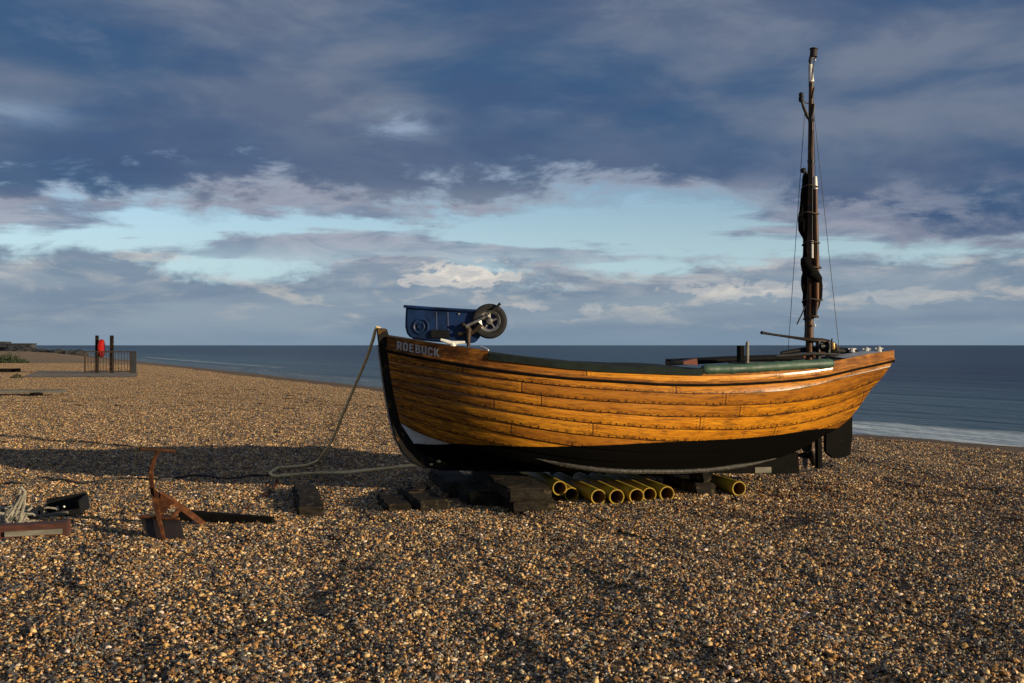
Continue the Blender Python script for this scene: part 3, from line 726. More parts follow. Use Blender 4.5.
def half(row, px):
    if row == 'K': return .055
    a, b = ENDS[row]; t = min(max((px-a)/(b-a), 0), 1)
    idx = {'S':0,'R':0}.get(row, row if isinstance(row, int) else 0)
    p = float(np.interp(t, _tq, _vq))
    base = FR[row]*1.05*(p/1.05)**(1 + .05*idx)
    q = 1 - VE[row]/max(FR[row]*.575**1, 1e-3)/((.575/1.05)**(.05*idx))
    x = max(0, (t-.42)/.58)
    return max(.05, base*(1 - q*x**1.7))

NC = 150
def row_pts(row, extra=0.0):
    a, b = ENDS[row]; out = []
    for i in range(NC+1):
        px = a + (b-a)*i/NC
        out.append((px, CUR[row](px), half(row, px)))
    return out

def make_hull():
    V = []; Fc = []; UV = []; PA = []; MI = []
    order = ['S','R',1,2,3,4,5,6,7,8]
    rows = {k: row_pts(k) for k in order + ['K']}
    def emit(px, py, v, uvv, side):
        p = bl(px, py, v)
        V.append((p.x, p.y*side, p.z)); UV.append((p.x, uvv)); PA.append(py - PAINT(px))
        return len(V)-1
    LAP = .016
    for side in (1, -1):
        prev_low = None
        for si in range(len(order)-1):
            ra, rb = rows[order[si]], rows[order[si+1]]
            NS = 4; grid = []
            for j in range(NS+1):
                f = j/NS; off = LAP*f if si > 0 else 0.0
                line = []
                for (p0, y0, v0), (p1, y1, v1) in zip(ra, rb):
                    vb = v0 + (v1-v0)*f + .006*math.sin(math.pi*f)
                    o = off*min(1, max(v0, v1)/.25)
                    line.append(emit(p0+(p1-p0)*f, y0+(y1-y0)*f, vb + o, si + f*.998, side))
                grid.append(line)
            for j in range(NS):
                for i in range(NC):
                    q = (grid[j][i], grid[j][i+1], grid[j+1][i+1], grid[j+1][i])
                    Fc.append(q if side == 1 else q[::-1]); MI.append(0)
            if prev_low:   # underside of the lap above
                top = []
                for i, (p0, y0, v0) in enumerate(ra):
                    top.append(emit(p0, y0, v0 - .002, si + .002, side))
                lo = []
                for i, (p0, y0, v0) in enumerate(ra):
                    lo.append(emit(p0, y0, v0 + LAP*min(1, v0/.25), si - .002, side))
                for i in range(NC):
                    q = (lo[i], lo[i+1], top[i+1], top[i]); Fc.append(q if side == 1 else q[::-1]); MI.append(0)
            prev_low = True
        # bottom below the lowest lap
        r8, rk = rows[8], rows['K']; grid = []
        NS = 6
        for j in range(NS+1):
            f = j/NS; line = []
            for i in range(NC+1):
                A = bl(*r8[i][:2], r8[i][2]); Bp = bl(*rk[i][:2], rk[i][2])
                p = A.lerp(Bp, f); p.z -= .05*math.sin(math.pi*f)*min(1, r8[i][2]/.5)
                py = r8[i][1] + (rk[i][1]-r8[i][1])*f; px = r8[i][0] + (rk[i][0]-r8[i][0])*f
                V.append((p.x, p.y*side, p.z)); UV.append((p.x, 9+f)); PA.append(py - PAINT(px)); line.append(len(V)-1)
            grid.append(line)
        for j in range(NS):
            for i in range(NC):
                q = (grid[j][i], grid[j][i+1], grid[j+1][i+1], grid[j+1][i]); Fc.append(q if side == 1 else q[::-1]); MI.append(1)
    me = bpy.data.meshes.new('hull'); me.from_pydata(V, [], Fc)
    uvl = me.uv_layers.new(name='UVMap')
    li = np.empty(len(me.loops), np.int32); me.loops.foreach_get('vertex_index', li)
    uvl.data.foreach_set('uv', np.array(UV, np.float32)[li].ravel())
    a_ = me.attributes.new('paint', 'FLOAT', 'POINT'); a_.data.foreach_set('value', np.array(PA, np.float32))
    o = finish('hull', me, [M['plank'], M['bottom']], boat, True, 40)
    me.polygons.foreach_set('material_index', MI)
    # transom: closes the raked stern
    mb = MB(); ends = [bl(*rows[k][-1][:2], rows[k][-1][2]) for k in order]
    vs = []
    for p in ends: vs += [(p.x-.004, p.y, p.z), (p.x-.004, -p.y, p.z)]
    mb.add(vs, [(2*i, 2*i+1, 2*i+3, 2*i+2) for i in range(len(ends)-1)])
    mb.build('transom', M['wash'], boat)
    return rows
ROWS = make_hull()

def side_strip(name, mat, p0, p1, ytop, ybot, row, proud, thick, both=True, n=60, parent=None):
    """a board bent round the hull: from picture line ytop down to ybot, standing proud of row's breadth"""
    for side in ((1, -1) if both else (1,)):
        mb = MB(); vs = []; fs = []
        for i in range(n+1):
            px = p0 + (p1-p0)*i/n; v = half(row, px)
            for (yy, vv) in ((ytop(px), v+proud), (ybot(px), v+proud), (ybot(px), v+proud-thick), (ytop(px), v+proud-thick)):
                p = bl(px, yy, v+proud)      # height taken on the outer face
                q = bl(px, yy, vv); vs.append((q.x, q.y*side, p.z))
        for i in range(n):
            for k in range(4):
                k2 = (k+1) % 4; fs.append((4*i+k, 4*i+k2, 4*i+4+k2, 4*i+4+k))
        fs += [(0,1,2,3), tuple(4*n+k for k in (3,2,1,0))]
        mb.add(vs, fs); mb.build(name, mat, parent or boat)

def make_boat_parts():
    TB = Curve([(385,336.3),(407.5,339.2),(440,344.4),(468,347.8),(488,350.6)], 4)
    TS = Curve([(833,361.2),(845,358.9),(861,355.4),(886,351.3),(895,350.0)], 3)
    Rr, Ss = CUR['R'], CUR['S']
    side_strip('bow_washboard', M['wash'], 387, 488, TB, lambda p: Rr(p)-1.0, 'S', .012, .034)
    side_strip('stern_washboard', M['wash'], 833.5, 894.2, TS, lambda p: Rr(p)-1.2, 'S', .010, .032)
    # gunwale capping in the open waist
    side_strip('gunwale', M['wash'], 487, 834, lambda p: Ss(p)-.6, lambda p: Ss(p)+1.6, 'S', .014, .07)
    # rubbing rail: half-round, two beads
    for side in (1, -1):
        for dy, rad, pr, mt in ((-.7, .0165, .010, 'wash'), (1.35, .0165, .012, 'tar')):
            mb = MB()
            path = []
            for i in range(91):
                px = 386.5 + (894-386.5)*i/90
                v = half('R', px); q = bl(px, Rr(px)+dy, v+pr); path.append((q.x, q.y*side, q.z))
            mb.tube(path, rad, 8); mb.build('rubbing_rail', M[mt], boat)
    # bilge runner
    for side in (1, -1):
        mb = MB(); path = []
        B = Curve([(528,455.5),(540,458.8),(551.5,461.8),(572,465.6),(603,469.6),(630,471),(671,471.2),(702,470),(737,465.8),(750,463.8),(775,458.2)], 5)
        for i in range(61):
            px = 529 + (776-529)*i/60; v = half(8, px) + .045
            q = bl(px, B(px)+.5, v); path.append((q.x, q.y*side, q.z))
        mb.tube(path, [.006 + .019*min(1, i/9, (60-i)/9) for i in range(61)], 8); mb.build('bilge_runner', M['scuff'], boat)
    # stem, keel, deadwood
    T_ = .036
    def slab(pts, th):
        P = [bl(px, py, 0) for px, py in pts]
        return MB().prism(P, lambda p: (p.x, -th, p.z), lambda p: (p.x, th, p.z))
    stem_out = [(376.5,328),(378.5,345),(381.5,368),(385,392),(389.5,417),(395,438),(402.5,452.5),(412,462),(424,467),(440,469.8)]
    stem_in = [(452,463),(436,459.5),(424,451),(414,438),(406,422),(400,400),(396,375),(393,350),(389.5,338),(386.5,328.6)]
    slab(stem_out + stem_in, T_).build('stem', M['stem'], boat, bevel=.008)
    # iron stem band
    mb = MB(); path = [bl(px-.6, py, 0) for px, py in stem_out[1:]]
    mb.tube(path, .011, 6); mb.build('stem_band', M['alloy'], boat)
    keel = [(437,469.8),(520,471.2),(640,472.3),(797,473.2),(797,466),(796,452),(780,454.5),(760,459),(700,462.5),(600,464),(520,464),(452,462)]
    slab(keel, .055).build('keel', M['tar'], boat, bevel=.006)
    mb = MB(); c = bl(763, 470, .058); mb.box((c.x, c.y, c.z), (.20, .012, .065)); mb.build('keel_patch', M['grey_timber'], boat, bevel=.004)
    slab([(816,437),(820.5,435.5),(821,467.5),(816.5,468)], .035).build('stern_post', M['tar'], boat, bevel=.004)
    slab([(824.5,432),(836,424),(851.5,416),(851.5,436),(849.5,455),(841,457.3),(832,458.3),(824.5,452)], .028).build('rudder', M['tar'], boat, bevel=.008)
    mb = MB(); path = [bl(px, py, 0) for px, py in ((793,472),(806,470.8),(817,468.6),(824,466.2),(829,463.4),(832,460))]
    mb.tube(path, .014, 8); mb.build('skeg', M['black_iron'], boat)
    # propeller: hub and three blades on a shaft
    c = bl(808, 455, 0); mb = MB()
    mx = Matrix.Translation(c) @ Matrix.Rotation(R(90), 4, 'Y')
    mb.lathe([(.02,-.10),(.035,-.06),(.042,0),(.035,.05),(.012,.08)], 14, mx)
    mb.tube([c - Vector((.13,0,0)), c], .018, 8)
    for k in range(3):
        a = R(90 + 120*k + 14); vs = []; n = 8
        prof = [(.03,.03),(.06,.072),(.10,.092),(.135,.082),(.158,.045),(.165,0)]
        for s_ in (-1, 1):
            for (r, w) in prof: vs.append((r, w*s_))
        pts = [(r, w) for r, w in prof] + [(r, -w) for r, w in prof[::-1][1:]]
        rot = Matrix.Translation(c) @ Matrix.Rotation(a, 4, 'X') @ Matrix.Rotation(R(28), 4, 'Z')
        mb.prism(pts, lambda p: (p[1]*.25-.006, p[1], p[0]), lambda p: (p[1]*.25+.006, p[1], p[0]), rot)
    mb.build('propeller', M['black'], boat)
    # decks
    def deck(name, mat, p0, p1, yf, drop, camber, n=24, m=10):
        vs = []; fs = []
        for i in range(n+1):
            px = p0 + (p1-p0)*i/n; v = half('S', px) - .012; q = bl(px, yf(px), v)
            for j in range(m+1):
                f = -1 + 2*j/m
                vs.append((q.x, f*v, q.z - drop + camber*(1-f*f)))
        for i in range(n):
            for j in range(m):
                k = i*(m+1)+j; fs.append((k, k+1, k+m+2, k+m+1))
        MB().add(vs, fs).build(name, mat, boat)
    deck('foredeck', M['deck_dark'], 388, 487, TB, .03, .05)
    deck('after_deck', M['deck_dark'], 836, 857, TS, .055, .03)
    deck('stern_deck', M['deck_grey'], 857, 893.5, TS, .05, .04)
    # inside: bottom boards, thwarts
    vs = []; fs = []
    for i in range(31):
        px = 470 + 380*i/30; v = half(5, px) - .05; q = bl(px, CUR[5](px), v)
        vs += [(q.x, -v, q.z), (q.x, v, q.z)]
    fs = [(2*i, 2*i+1, 2*i+3, 2*i+2) for i in range(30)]
    MB().add(vs, fs).build('bottom_boards', M['deck_dark'], boat)
    for px in (735, 790):
        v = half('S', px) - .03; q = bl(px, CUR['S'](px), v)
        MB().box((q.x, 0, q.z-.17), (.24, 2*v, .04)).build('thwart', M['dark_wood'], boat, bevel=.006)
    # canvas over the waist
    G0, G1 = 488, 703; n, m = 60, 22; vs = []; fs = []
    CT = Curve([(488,350.4),(510,352.4),(531,354.8),(576,359),(617,362),(650,362.5),(671,362.8),(690,364),(703,365.6)], 6)
    for i in range(n+1):
        px = G0 + (G1-G0)*i/n; v = half('S', px) + .03
        q = bl(px, CUR['S'](px)-.2, v); crown = bl(px, CT(px)+.3, 0).z - q.z
        row = [(q.x, -v, q.z-.012)]
        for j in range(m+1):
            f = -1 + 2*j/m
            wr = .006*math.sin(q.x*9 + f*3) + .004*math.sin(q.x*23 + f*7)
            row.append((q.x + .01*math.sin(f*5), f*v, q.z + .052 + (crown-.052)*(1-abs(f)**2.0) + wr))
        row.append((q.x, v, q.z-.012))
        vs += row
    w = m+3
    for i in range(n):
        for j in range(w-1):
            k = i*w+j; fs.append((k, k+1, k+w+1, k+w))
    MB().add(vs, fs).build('canvas_cover', M['canvas'], boat, angle=60)
    # rolled canvas on the gunwale aft of it
    mb = MB(); path = []; rs = []
    C = Curve([(702,369.6),(735,368.9),(762,367.4),(792,365.4),(832,363.4)], 4)
    for i in range(41):
        px = 702.5 + (832.5-702.5)*i/40; v = half('S', px) - .01; q = bl(px, C(px), v); path.append(q); rs.append((.052 + .004*math.sin(i*.9) + .003*math.sin(i*2.3))*(.8 if i in (0, 40) else 1))
    mb.tube(path, rs, 14); mb.build('rolled_canvas', M['roll'], boat)
    mb = MB(); path = []
    for i in range(31):
        px = 730 + (860-730)*i/30; v = half('S', px) - .02; q = bl(px, C(min(px, 832))-1.0, v); path.append((q.x, v, q.z+.03))
    mb.tube(path, .04, 10); mb.build('rolled_canvas', M['black'], boat)
    # white forked fairlead on the foredeck
    mb = MB(); v = .40
    a, b_, c_, d_ = bl(440.5,339.6,v), bl(452,343.2,v), bl(465,342.2,v), bl(453,346.6,v)
    mb.tube([a, b_, c_], [.014,.024,.013], 8); mb.tube([b_, d_], [.03,.036], 8)
    mb.build('mooring_cleat', M['white'], boat)
    mb = MB(); p = [bl(480.5,346.9,.45), bl(484,347.8,.5), bl(488.5,350.2,.55)]; mb.tube(p, .010, 8); mb.build('hatch_edge', M['white'], boat)
    # posts amidships and a dark engine box
    p = bl(740.5, 359, -.25); t_ = bl(740.5, 345.5, -.25); MB().box(((p.x), p.y, (t_.z+p.z-.3)/2), (.058, .09, t_.z-p.z+.3)).build('timber_post', M['tar'], boat, bevel=.006)
    p = bl(747, 372, .1); t_ = bl(747.4, 341.3, .1)
    MB().tube([p, p.lerp(t_, .5), p.lerp(t_, .93), t_], [.02,.021,.02,.011], 10).build('samson_post', M['grey_timber'], boat)
    mb = MB(); p = bl(770, 360, -.2); mb.box((p.x-.1, p.y-.02, p.z-.14), (.62, .5, .24)); mb.build('engine_box', M['deck_dark'], boat, bevel=.012)
    # tiller
    mb = MB(); P = [bl(px, py, v) for px, py, v in ((761.5,332.6,.02),(772,334.4,.02),(786,336.4,.02),(801,338.6,.04),(812,340,.07),(822,340.8,.05),(829,342.3,.02),(835,345.8,0),(837,349.5,0))]
    mb.tube(P, [.016,.013,.014,.017,.026,.03,.03,.028,.026], 10); mb.build('tiller', M['dark_wood'], boat)
    mb = MB(); p = bl(762, 332.7, .02); mb.rock(p, (.022,.02,.02), .1, 2, 3); mb.build('tiller_knob', M['black'], boat)
    # bumkin bars about the mast foot
    mb = MB(); mb.tube([bl(px, py, -.05) for px, py in ((781,353.2),(795,350.9),(808,349.2),(820,348.8),(834,350),(848,351.2),(857,353),(862,355.5))], [.022,.026,.03,.034,.036,.036,.034,.02], 10)
    mb.build('bumkin', M['black'], boat)
    mb = MB(); mb.tube([bl(px, py, .12) for px, py in ((776,356.4),(800,354.6),(812,353.7),(838,354.6))], .018, 8); mb.build('sheet_horse', M['black_iron'], boat)
    # winch beside the mast
    mb = MB(); c = bl(823, 349, .05)
    for dx in (-.06, .06): mb.box((c.x+dx, c.y, c.z-.04), (.022, .08, .26))
    mx = Matrix.Translation(c + Vector((0,0,.03))) @ Matrix.Rotation(R(90), 4, 'Y')
    mb.lathe([(.055,-.055),(.06,-.05),(.03,-.035),(.028,.035),(.06,.05),(.055,.055)], 16, mx)
    mb.tube([c + Vector((.07,0,.03)), c + Vector((.10,-.01,.03)), c + Vector((.10,-.02,.12))], .009, 6)
    wn = mb.build('winch', M['black_iron'], boat)
    mb = MB(); c2 = bl(832.5, 345.8, .02); mx = Matrix.Translation(c2)
    mb.lathe([(.018,-.045),(.03,-.04),(.034,-.01),(.03,.03),(.016,.045)], 14, mx); mb.build('winch_cap', M['brass'], wn)
    # white fittings on the stern deck
    for px, py, h in ((852,349.6,.02),(866.5,350.2,.035),(879,349.8,.04)):
        q = bl(px, py, .0); mb = MB()
        mb.tube([q-Vector((0,0,.03)), q+Vector((0,0,h*.6)), q+Vector((0,0,h))], [.034,.026,.012], 8); mb.tube([q+Vector((-.05,0,h*.35)), q+Vector((.05,0,h*.35))], .010, 8)
        mb.build('deck_cleat', M['deck_grey'], boat)

make_boat_parts()

def make_rig():
    # mast and everything on it
    v0 = .0
    mb = MB(); P = [bl(px, py, v0) for px, py in ((809.2,385),(809.4,357),(809.8,300),(810.2,240),(810.6,180),(811,130),(811.2,82))]
    mb.tube(P, [.045,.044,.042,.039,.036,.031,.026], 14); mast = mb.build('mast', M['mast_wood'], boat)
    mb = MB(); mb.tube([bl(811.2,82,0), bl(810.8,78,0), bl(810.4,64.5,0)], [.034,.030,.025], 12); mb.build('mast_top', M['white'], mast)
    # masthead lantern leaning forward off the top
    c = bl(813.6, 52.4, 0); mx = Matrix.Translation(c) @ Matrix.Rotation(R(4), 4, 'Y')
    mb = MB(); mb.lathe([(.03,-.055),(.045,-.052),(.045,-.04),(.04,-.036),(.04,.03),(.048,.034),(.048,.044),(.028,.052)], 14, mx); lamp = mb.build('masthead_lamp', M['rust_dark'], mast)
    mb = MB(); mb.tube([bl(811,66,0), bl(810,61,0), bl(811,58,0), c + Vector((0,0,-.05))], [.012,.02,.026,.022], 8)
    mb.tube([bl(814.6,58,.02), bl(813.6,66,.03), bl(812.6,73,.03), bl(812.2,80,.03)], .006, 6)
    mb.build('lamp_bracket', M['black_iron'], mast)
    mb = MB(); mb.rock(bl(815, 60.2, .035), (.012,.012,.012), .05, 2, 4); mb.build('lamp_lens', M['white'], mast)
    # crosstree with a block on its end
    mb = MB(); mb.tube([bl(801.6,101,0), bl(804,108,0), bl(807.5,117,0), bl(810.5,120,0)], [.014,.019,.02,.02], 8)
    mb.tube([bl(803,101.8,0), bl(810,103.8,0)], .009, 6); mb.tube([bl(812.5,98,.03), bl(814.4,87.5,.03)], .008, 6)
    mb.tube([bl(811,119,.02), bl(813,112,.03), bl(814,104,.03)], .016, 8); mb.build('crosstree', M['black_iron'], mast)
    mb = MB(); c = bl(801.2, 96.8, 0); mb.lathe([(.016,-.06),(.028,-.05),(.03,-.01),(.022,.0),(.027,.01),(.026,.04),(.012,.05)], 12, Matrix.Translation(c)); mb.build('side_lamp', M['black'], mast)
    # iron bands
    for py, r in ((84,.030),(119,.035),(160,.039),(206,.042),(262,.045),(318,.047)):
        a = bl(811.3 - (py-84)*.0062, py, 0); MB().tube([a, a+Vector((0,0,-.03))], r, 14).build('mast_band', M['black_iron'], mast)
    mb = MB(); c = bl(803.2, 170.6, 0); mb.rock(c, (.036,.03,.03), .12, 2, 9); mb.tube([c, bl(808,174,0)], .014, 6); mb.build('block', M['black'], mast)
    # yard lashed alongside, white tipped
    mb = MB(); Y = [bl(px, py, .055) for px, py in ((815.4,189),(815.9,230),(816.6,260),(816.6,300),(815.0,318))]
    mb.tube(Y, [.022,.028,.030,.028,.018], 12); yard = mb.build('yard', M['mast_wood'], boat)
    mb = MB(); mb.tube([bl(815.4,189.2,.055), bl(815.2,182,.055), bl(815.2,176.5,.055)], [.027,.025,.019], 12); mb.build('yard_tip', M['white'], yard)
    mb = MB(); mb.rock(bl(814.8, 325.4, .07), (.012,.012,.014), .05, 2, 5); mb.build('lashing_ring', M['white'], yard)
    # furled sail: a bundled sausage with pinches
    rows = [(173,805,809),(180,803.4,809),(195,801.6,810),(210,800.0,810),(222,798.9,810),(229,798.8,810),(235,801.4,811),(239,803.6,812),(248,803.6,817.6),(258,803.2,817.8),(265,802.8,818.2),(272,803,819.4),(278,801.8,820.6),(284,801.6,821),(289,802.2,821),(294,803.4,821),(302,803.0,820.6),(309,804.2,818.6),(316,805,814),(326,805.4,812.6),(340,805.2,813)]
    mb = MB(); vs = []; seg = 22; fs = []
    pys = [r[0] for r in rows]; Ls = [r[1] for r in rows]; Rs = [r[2] for r in rows]
    q = np.linspace(173, 340, 84); l = pchip(pys, Ls, q); r = pchip(pys, Rs, q)
    rr = random.Random(5)
    for i, (y, a, b) in enumerate(zip(q, l, r)):
        A = bl(a, y, -.035); B = bl(b, y, -.035); c = (A+B)/2; rx = (B.x-A.x)/2
        for k in range(seg):
            th = 2*math.pi*k/seg
            fold = 1 + .16*math.sin(5*th + y*.05)*math.sin(y*.21 + th) + .10*math.sin(9*th + y*.11)
            if abs(math.cos(th)) > .95: fold = 1
            vs.append((c.x + rx*math.cos(th)*fold, c.y + .01 + max(.045, rx*.55)*math.sin(th)*fold, c.z))
    for i in range(len(q)-1):
        for k in range(seg):
            k2 = (k+1) % seg; fs.append((i*seg+k, i*seg+k2, (i+1)*seg+k2, (i+1)*seg+k))
    fs += [tuple(range(seg)), tuple((len(q)-1)*seg + k for k in range(seg))]
    mb.add(vs, fs); sail = mb.build('furled_sail', M['sail'], boat, angle=60)
    # a fold of sail wrapped across mast and yard
    mb = MB(); mb.tube([bl(803.6,259,.03), bl(805.5,263,.08), bl(808,268,.10), bl(811,272,.115), bl(815,275,.11), bl(818,279,.06), bl(819,284,.02)], [.035,.06,.052,.066,.058,.05,.03], 14)
    mb.tube([bl(819,277,.03), bl(819.6,286,.03), bl(819.2,297,.03), bl(817.4,306,.03)], [.03,.035,.035,.015], 10)
    mb.build('sail_fold', M['sail'], sail)
    for y, xa, xb in ((187,802.5,816.6),(214,799.6,817.2),(243,803.2,817.6),(268,802.6,819.6),(300,802.8,820.6),(317,804.6,816.4)):
        A, B = bl(xa-.3, y, 0), bl(xb+.3, y, .0); c = (A+B)/2; rx = (B.x-A.x)/2
        ring = [(c.x + rx*math.cos(t), c.y - .01 + .105*math.sin(t), c.z + .018*math.sin(2*t) + .012*math.cos(t)) for t in [2*math.pi*k/20 for k in range(21)]]
        MB().tube(ring, .0075, 6, False).build('lashing', M['rope_dark'], sail)
    mb = MB()
    for (x1, y1, x2, y2, v1, v2) in ((804.6,114,788,352,0,-.25),(812.6,100,839.8,355,0,.05)):
        mb.tube([bl(x1,y1,v1), bl(x2,y2,v2)], .0036, 6)
        mb.build('stay', M['wire'], boat); mb = MB()
    mb.tube([bl(812.9,108,.03), bl(814.6,150,.06), bl(815.4,176,.06)], .0045, 6); mb.tube([bl(812.2,240,.075), bl(812.4,190,.07), bl(812.6,130,.05)], .006, 6)
    mb.build('halyard', M['wire'], boat)
    mb = MB(); mb.tube([bl(812.3,258,.075), bl(812.2,240.5,.075)], .013, 8); mb.build('halyard_toggle', M['white'], boat)
    mb = MB(); mb.tube([bl(805,306,.0), bl(802,314,.02), bl(799.4,319,.03), bl(797,324.4,.03)], .008, 6); mb.build('rope_tail', M['black'], boat)
make_rig()

def make_name():
    G = {
     'R': [[(0,0),(0,1),(.42,1),(.58,.88),(.58,.58),(.48,.46),(.62,0),(.41,0),(.3,.42),(.2,.42),(.2,0)], [(.2,.6),(.2,.82),(.36,.82),(.39,.78),(.39,.64),(.36,.6)]],
     'O': [[(.15,0),(0,.15),(0,.85),(.15,1),(.45,1),(.6,.85),(.6,.15),(.45,0)], [(.2,.25),(.2,.75),(.25,.82),(.35,.82),(.4,.75),(.4,.25),(.35,.18),(.25,.18)]],
     'E': [[(0,0),(0,1),(.54,1),(.54,.82),(.2,.82),(.2,.6),(.48,.6),(.48,.42),(.2,.42),(.2,.18),(.56,.18),(.56,0)]],
     'B': [[(0,0),(0,1),(.42,1),(.57,.88),(.57,.62),(.49,.52),(.6,.4),(.6,.13),(.45,0)], [(.2,.6),(.2,.83),(.36,.83),(.39,.78),(.39,.65),(.36,.6)], [(.2,.17),(.2,.43),(.37,.43),(.41,.38),(.41,.22),(.37,.17)]],
     'U': [[(0,1),(.2,1),(.2,.25),(.25,.18),(.35,.18),(.4,.25),(.4,1),(.6,1),(.6,.15),(.45,0),(.15,0),(0,.15)]],
     'C': [[(.6,.66),(.4,.66),(.4,.75),(.35,.82),(.25,.82),(.2,.75),(.2,.25),(.25,.18),(.35,.18),(.4,.25),(.4,.36),(.6,.36),(.6,.15),(.45,0),(.15,0),(0,.15),(0,.85),(.15,1),(.45,1),(.6,.85)]],
     'K': [[(0,0),(0,1),(.2,1),(.2,.6),(.42,1),(.65,1),(.38,.58),(.67,0),(.44,0),(.26,.4),(.2,.3),(.2,0)]]}
    cu = bpy.data.curves.new('name_text', 'CURVE'); cu.dimensions = '2D'; cu.fill_mode = 'BOTH'
    for i, ch in enumerate('ROEBUCK'):
        for loop in G[ch]:
            sp = cu.splines.new('POLY'); sp.points.add(len(loop)-1); sp.use_cyclic_u = True
            for p_, (x, y) in zip(sp.points, loop): p_.co = (x + i*.76, y, 0, 1)
    to = bpy.data.objects.new('name_text', cu); COL.objects.link(to)
    bpy.context.view_layer.update()
    dg = bpy.context.evaluated_depsgraph_get()
    me = bpy.data.meshes.new_from_object(to.evaluated_get(dg))
    bpy.data.objects.remove(to); bpy.data.curves.remove(cu)
    bm = bmesh.new(); bm.from_mesh(me)
    bmesh.ops.triangulate(bm, faces=bm.faces)
    x0 = min(v.co.x for v in bm.verts); x1 = max(v.co.x for v in bm.verts)
    yc = [v.co.y for v in bm.verts]; y0, y1 = min(yc), max(yc)
    bmesh.ops.subdivide_edges(bm, edges=[e for e in bm.edges if e.calc_length() > .2], cuts=2)
    ret = bmesh.ops.extrude_face_region(bm, geom=list(bm.faces))
    ex = {v for v in ret['geom'] if isinstance(v, bmesh.types.BMVert)}
    for v in bm.verts:
        fx = (v.co.x-x0)/(x1-x0); fy = (v.co.y-y0)/(y1-y0)
        px = 396.9 + (439.4-396.9)*fx
        base = 349.5 + (357.2-349.5)*(px-397.5)/(439-397.5); top = 341.0 + (349.0-341.0)*(px-397)/(439-397)
        pr = half('S', px) + .012 + (.005 if v in ex else .001)
        v.co = bl(px, base + (top-base)*fy, pr)
    bmesh.ops.recalc_face_normals(bm, faces=bm.faces)
    bm.to_mesh(me); bm.free()
    me.materials.clear()
    finish('name_lettering', me, M['letter'], boat, False)
make_name()

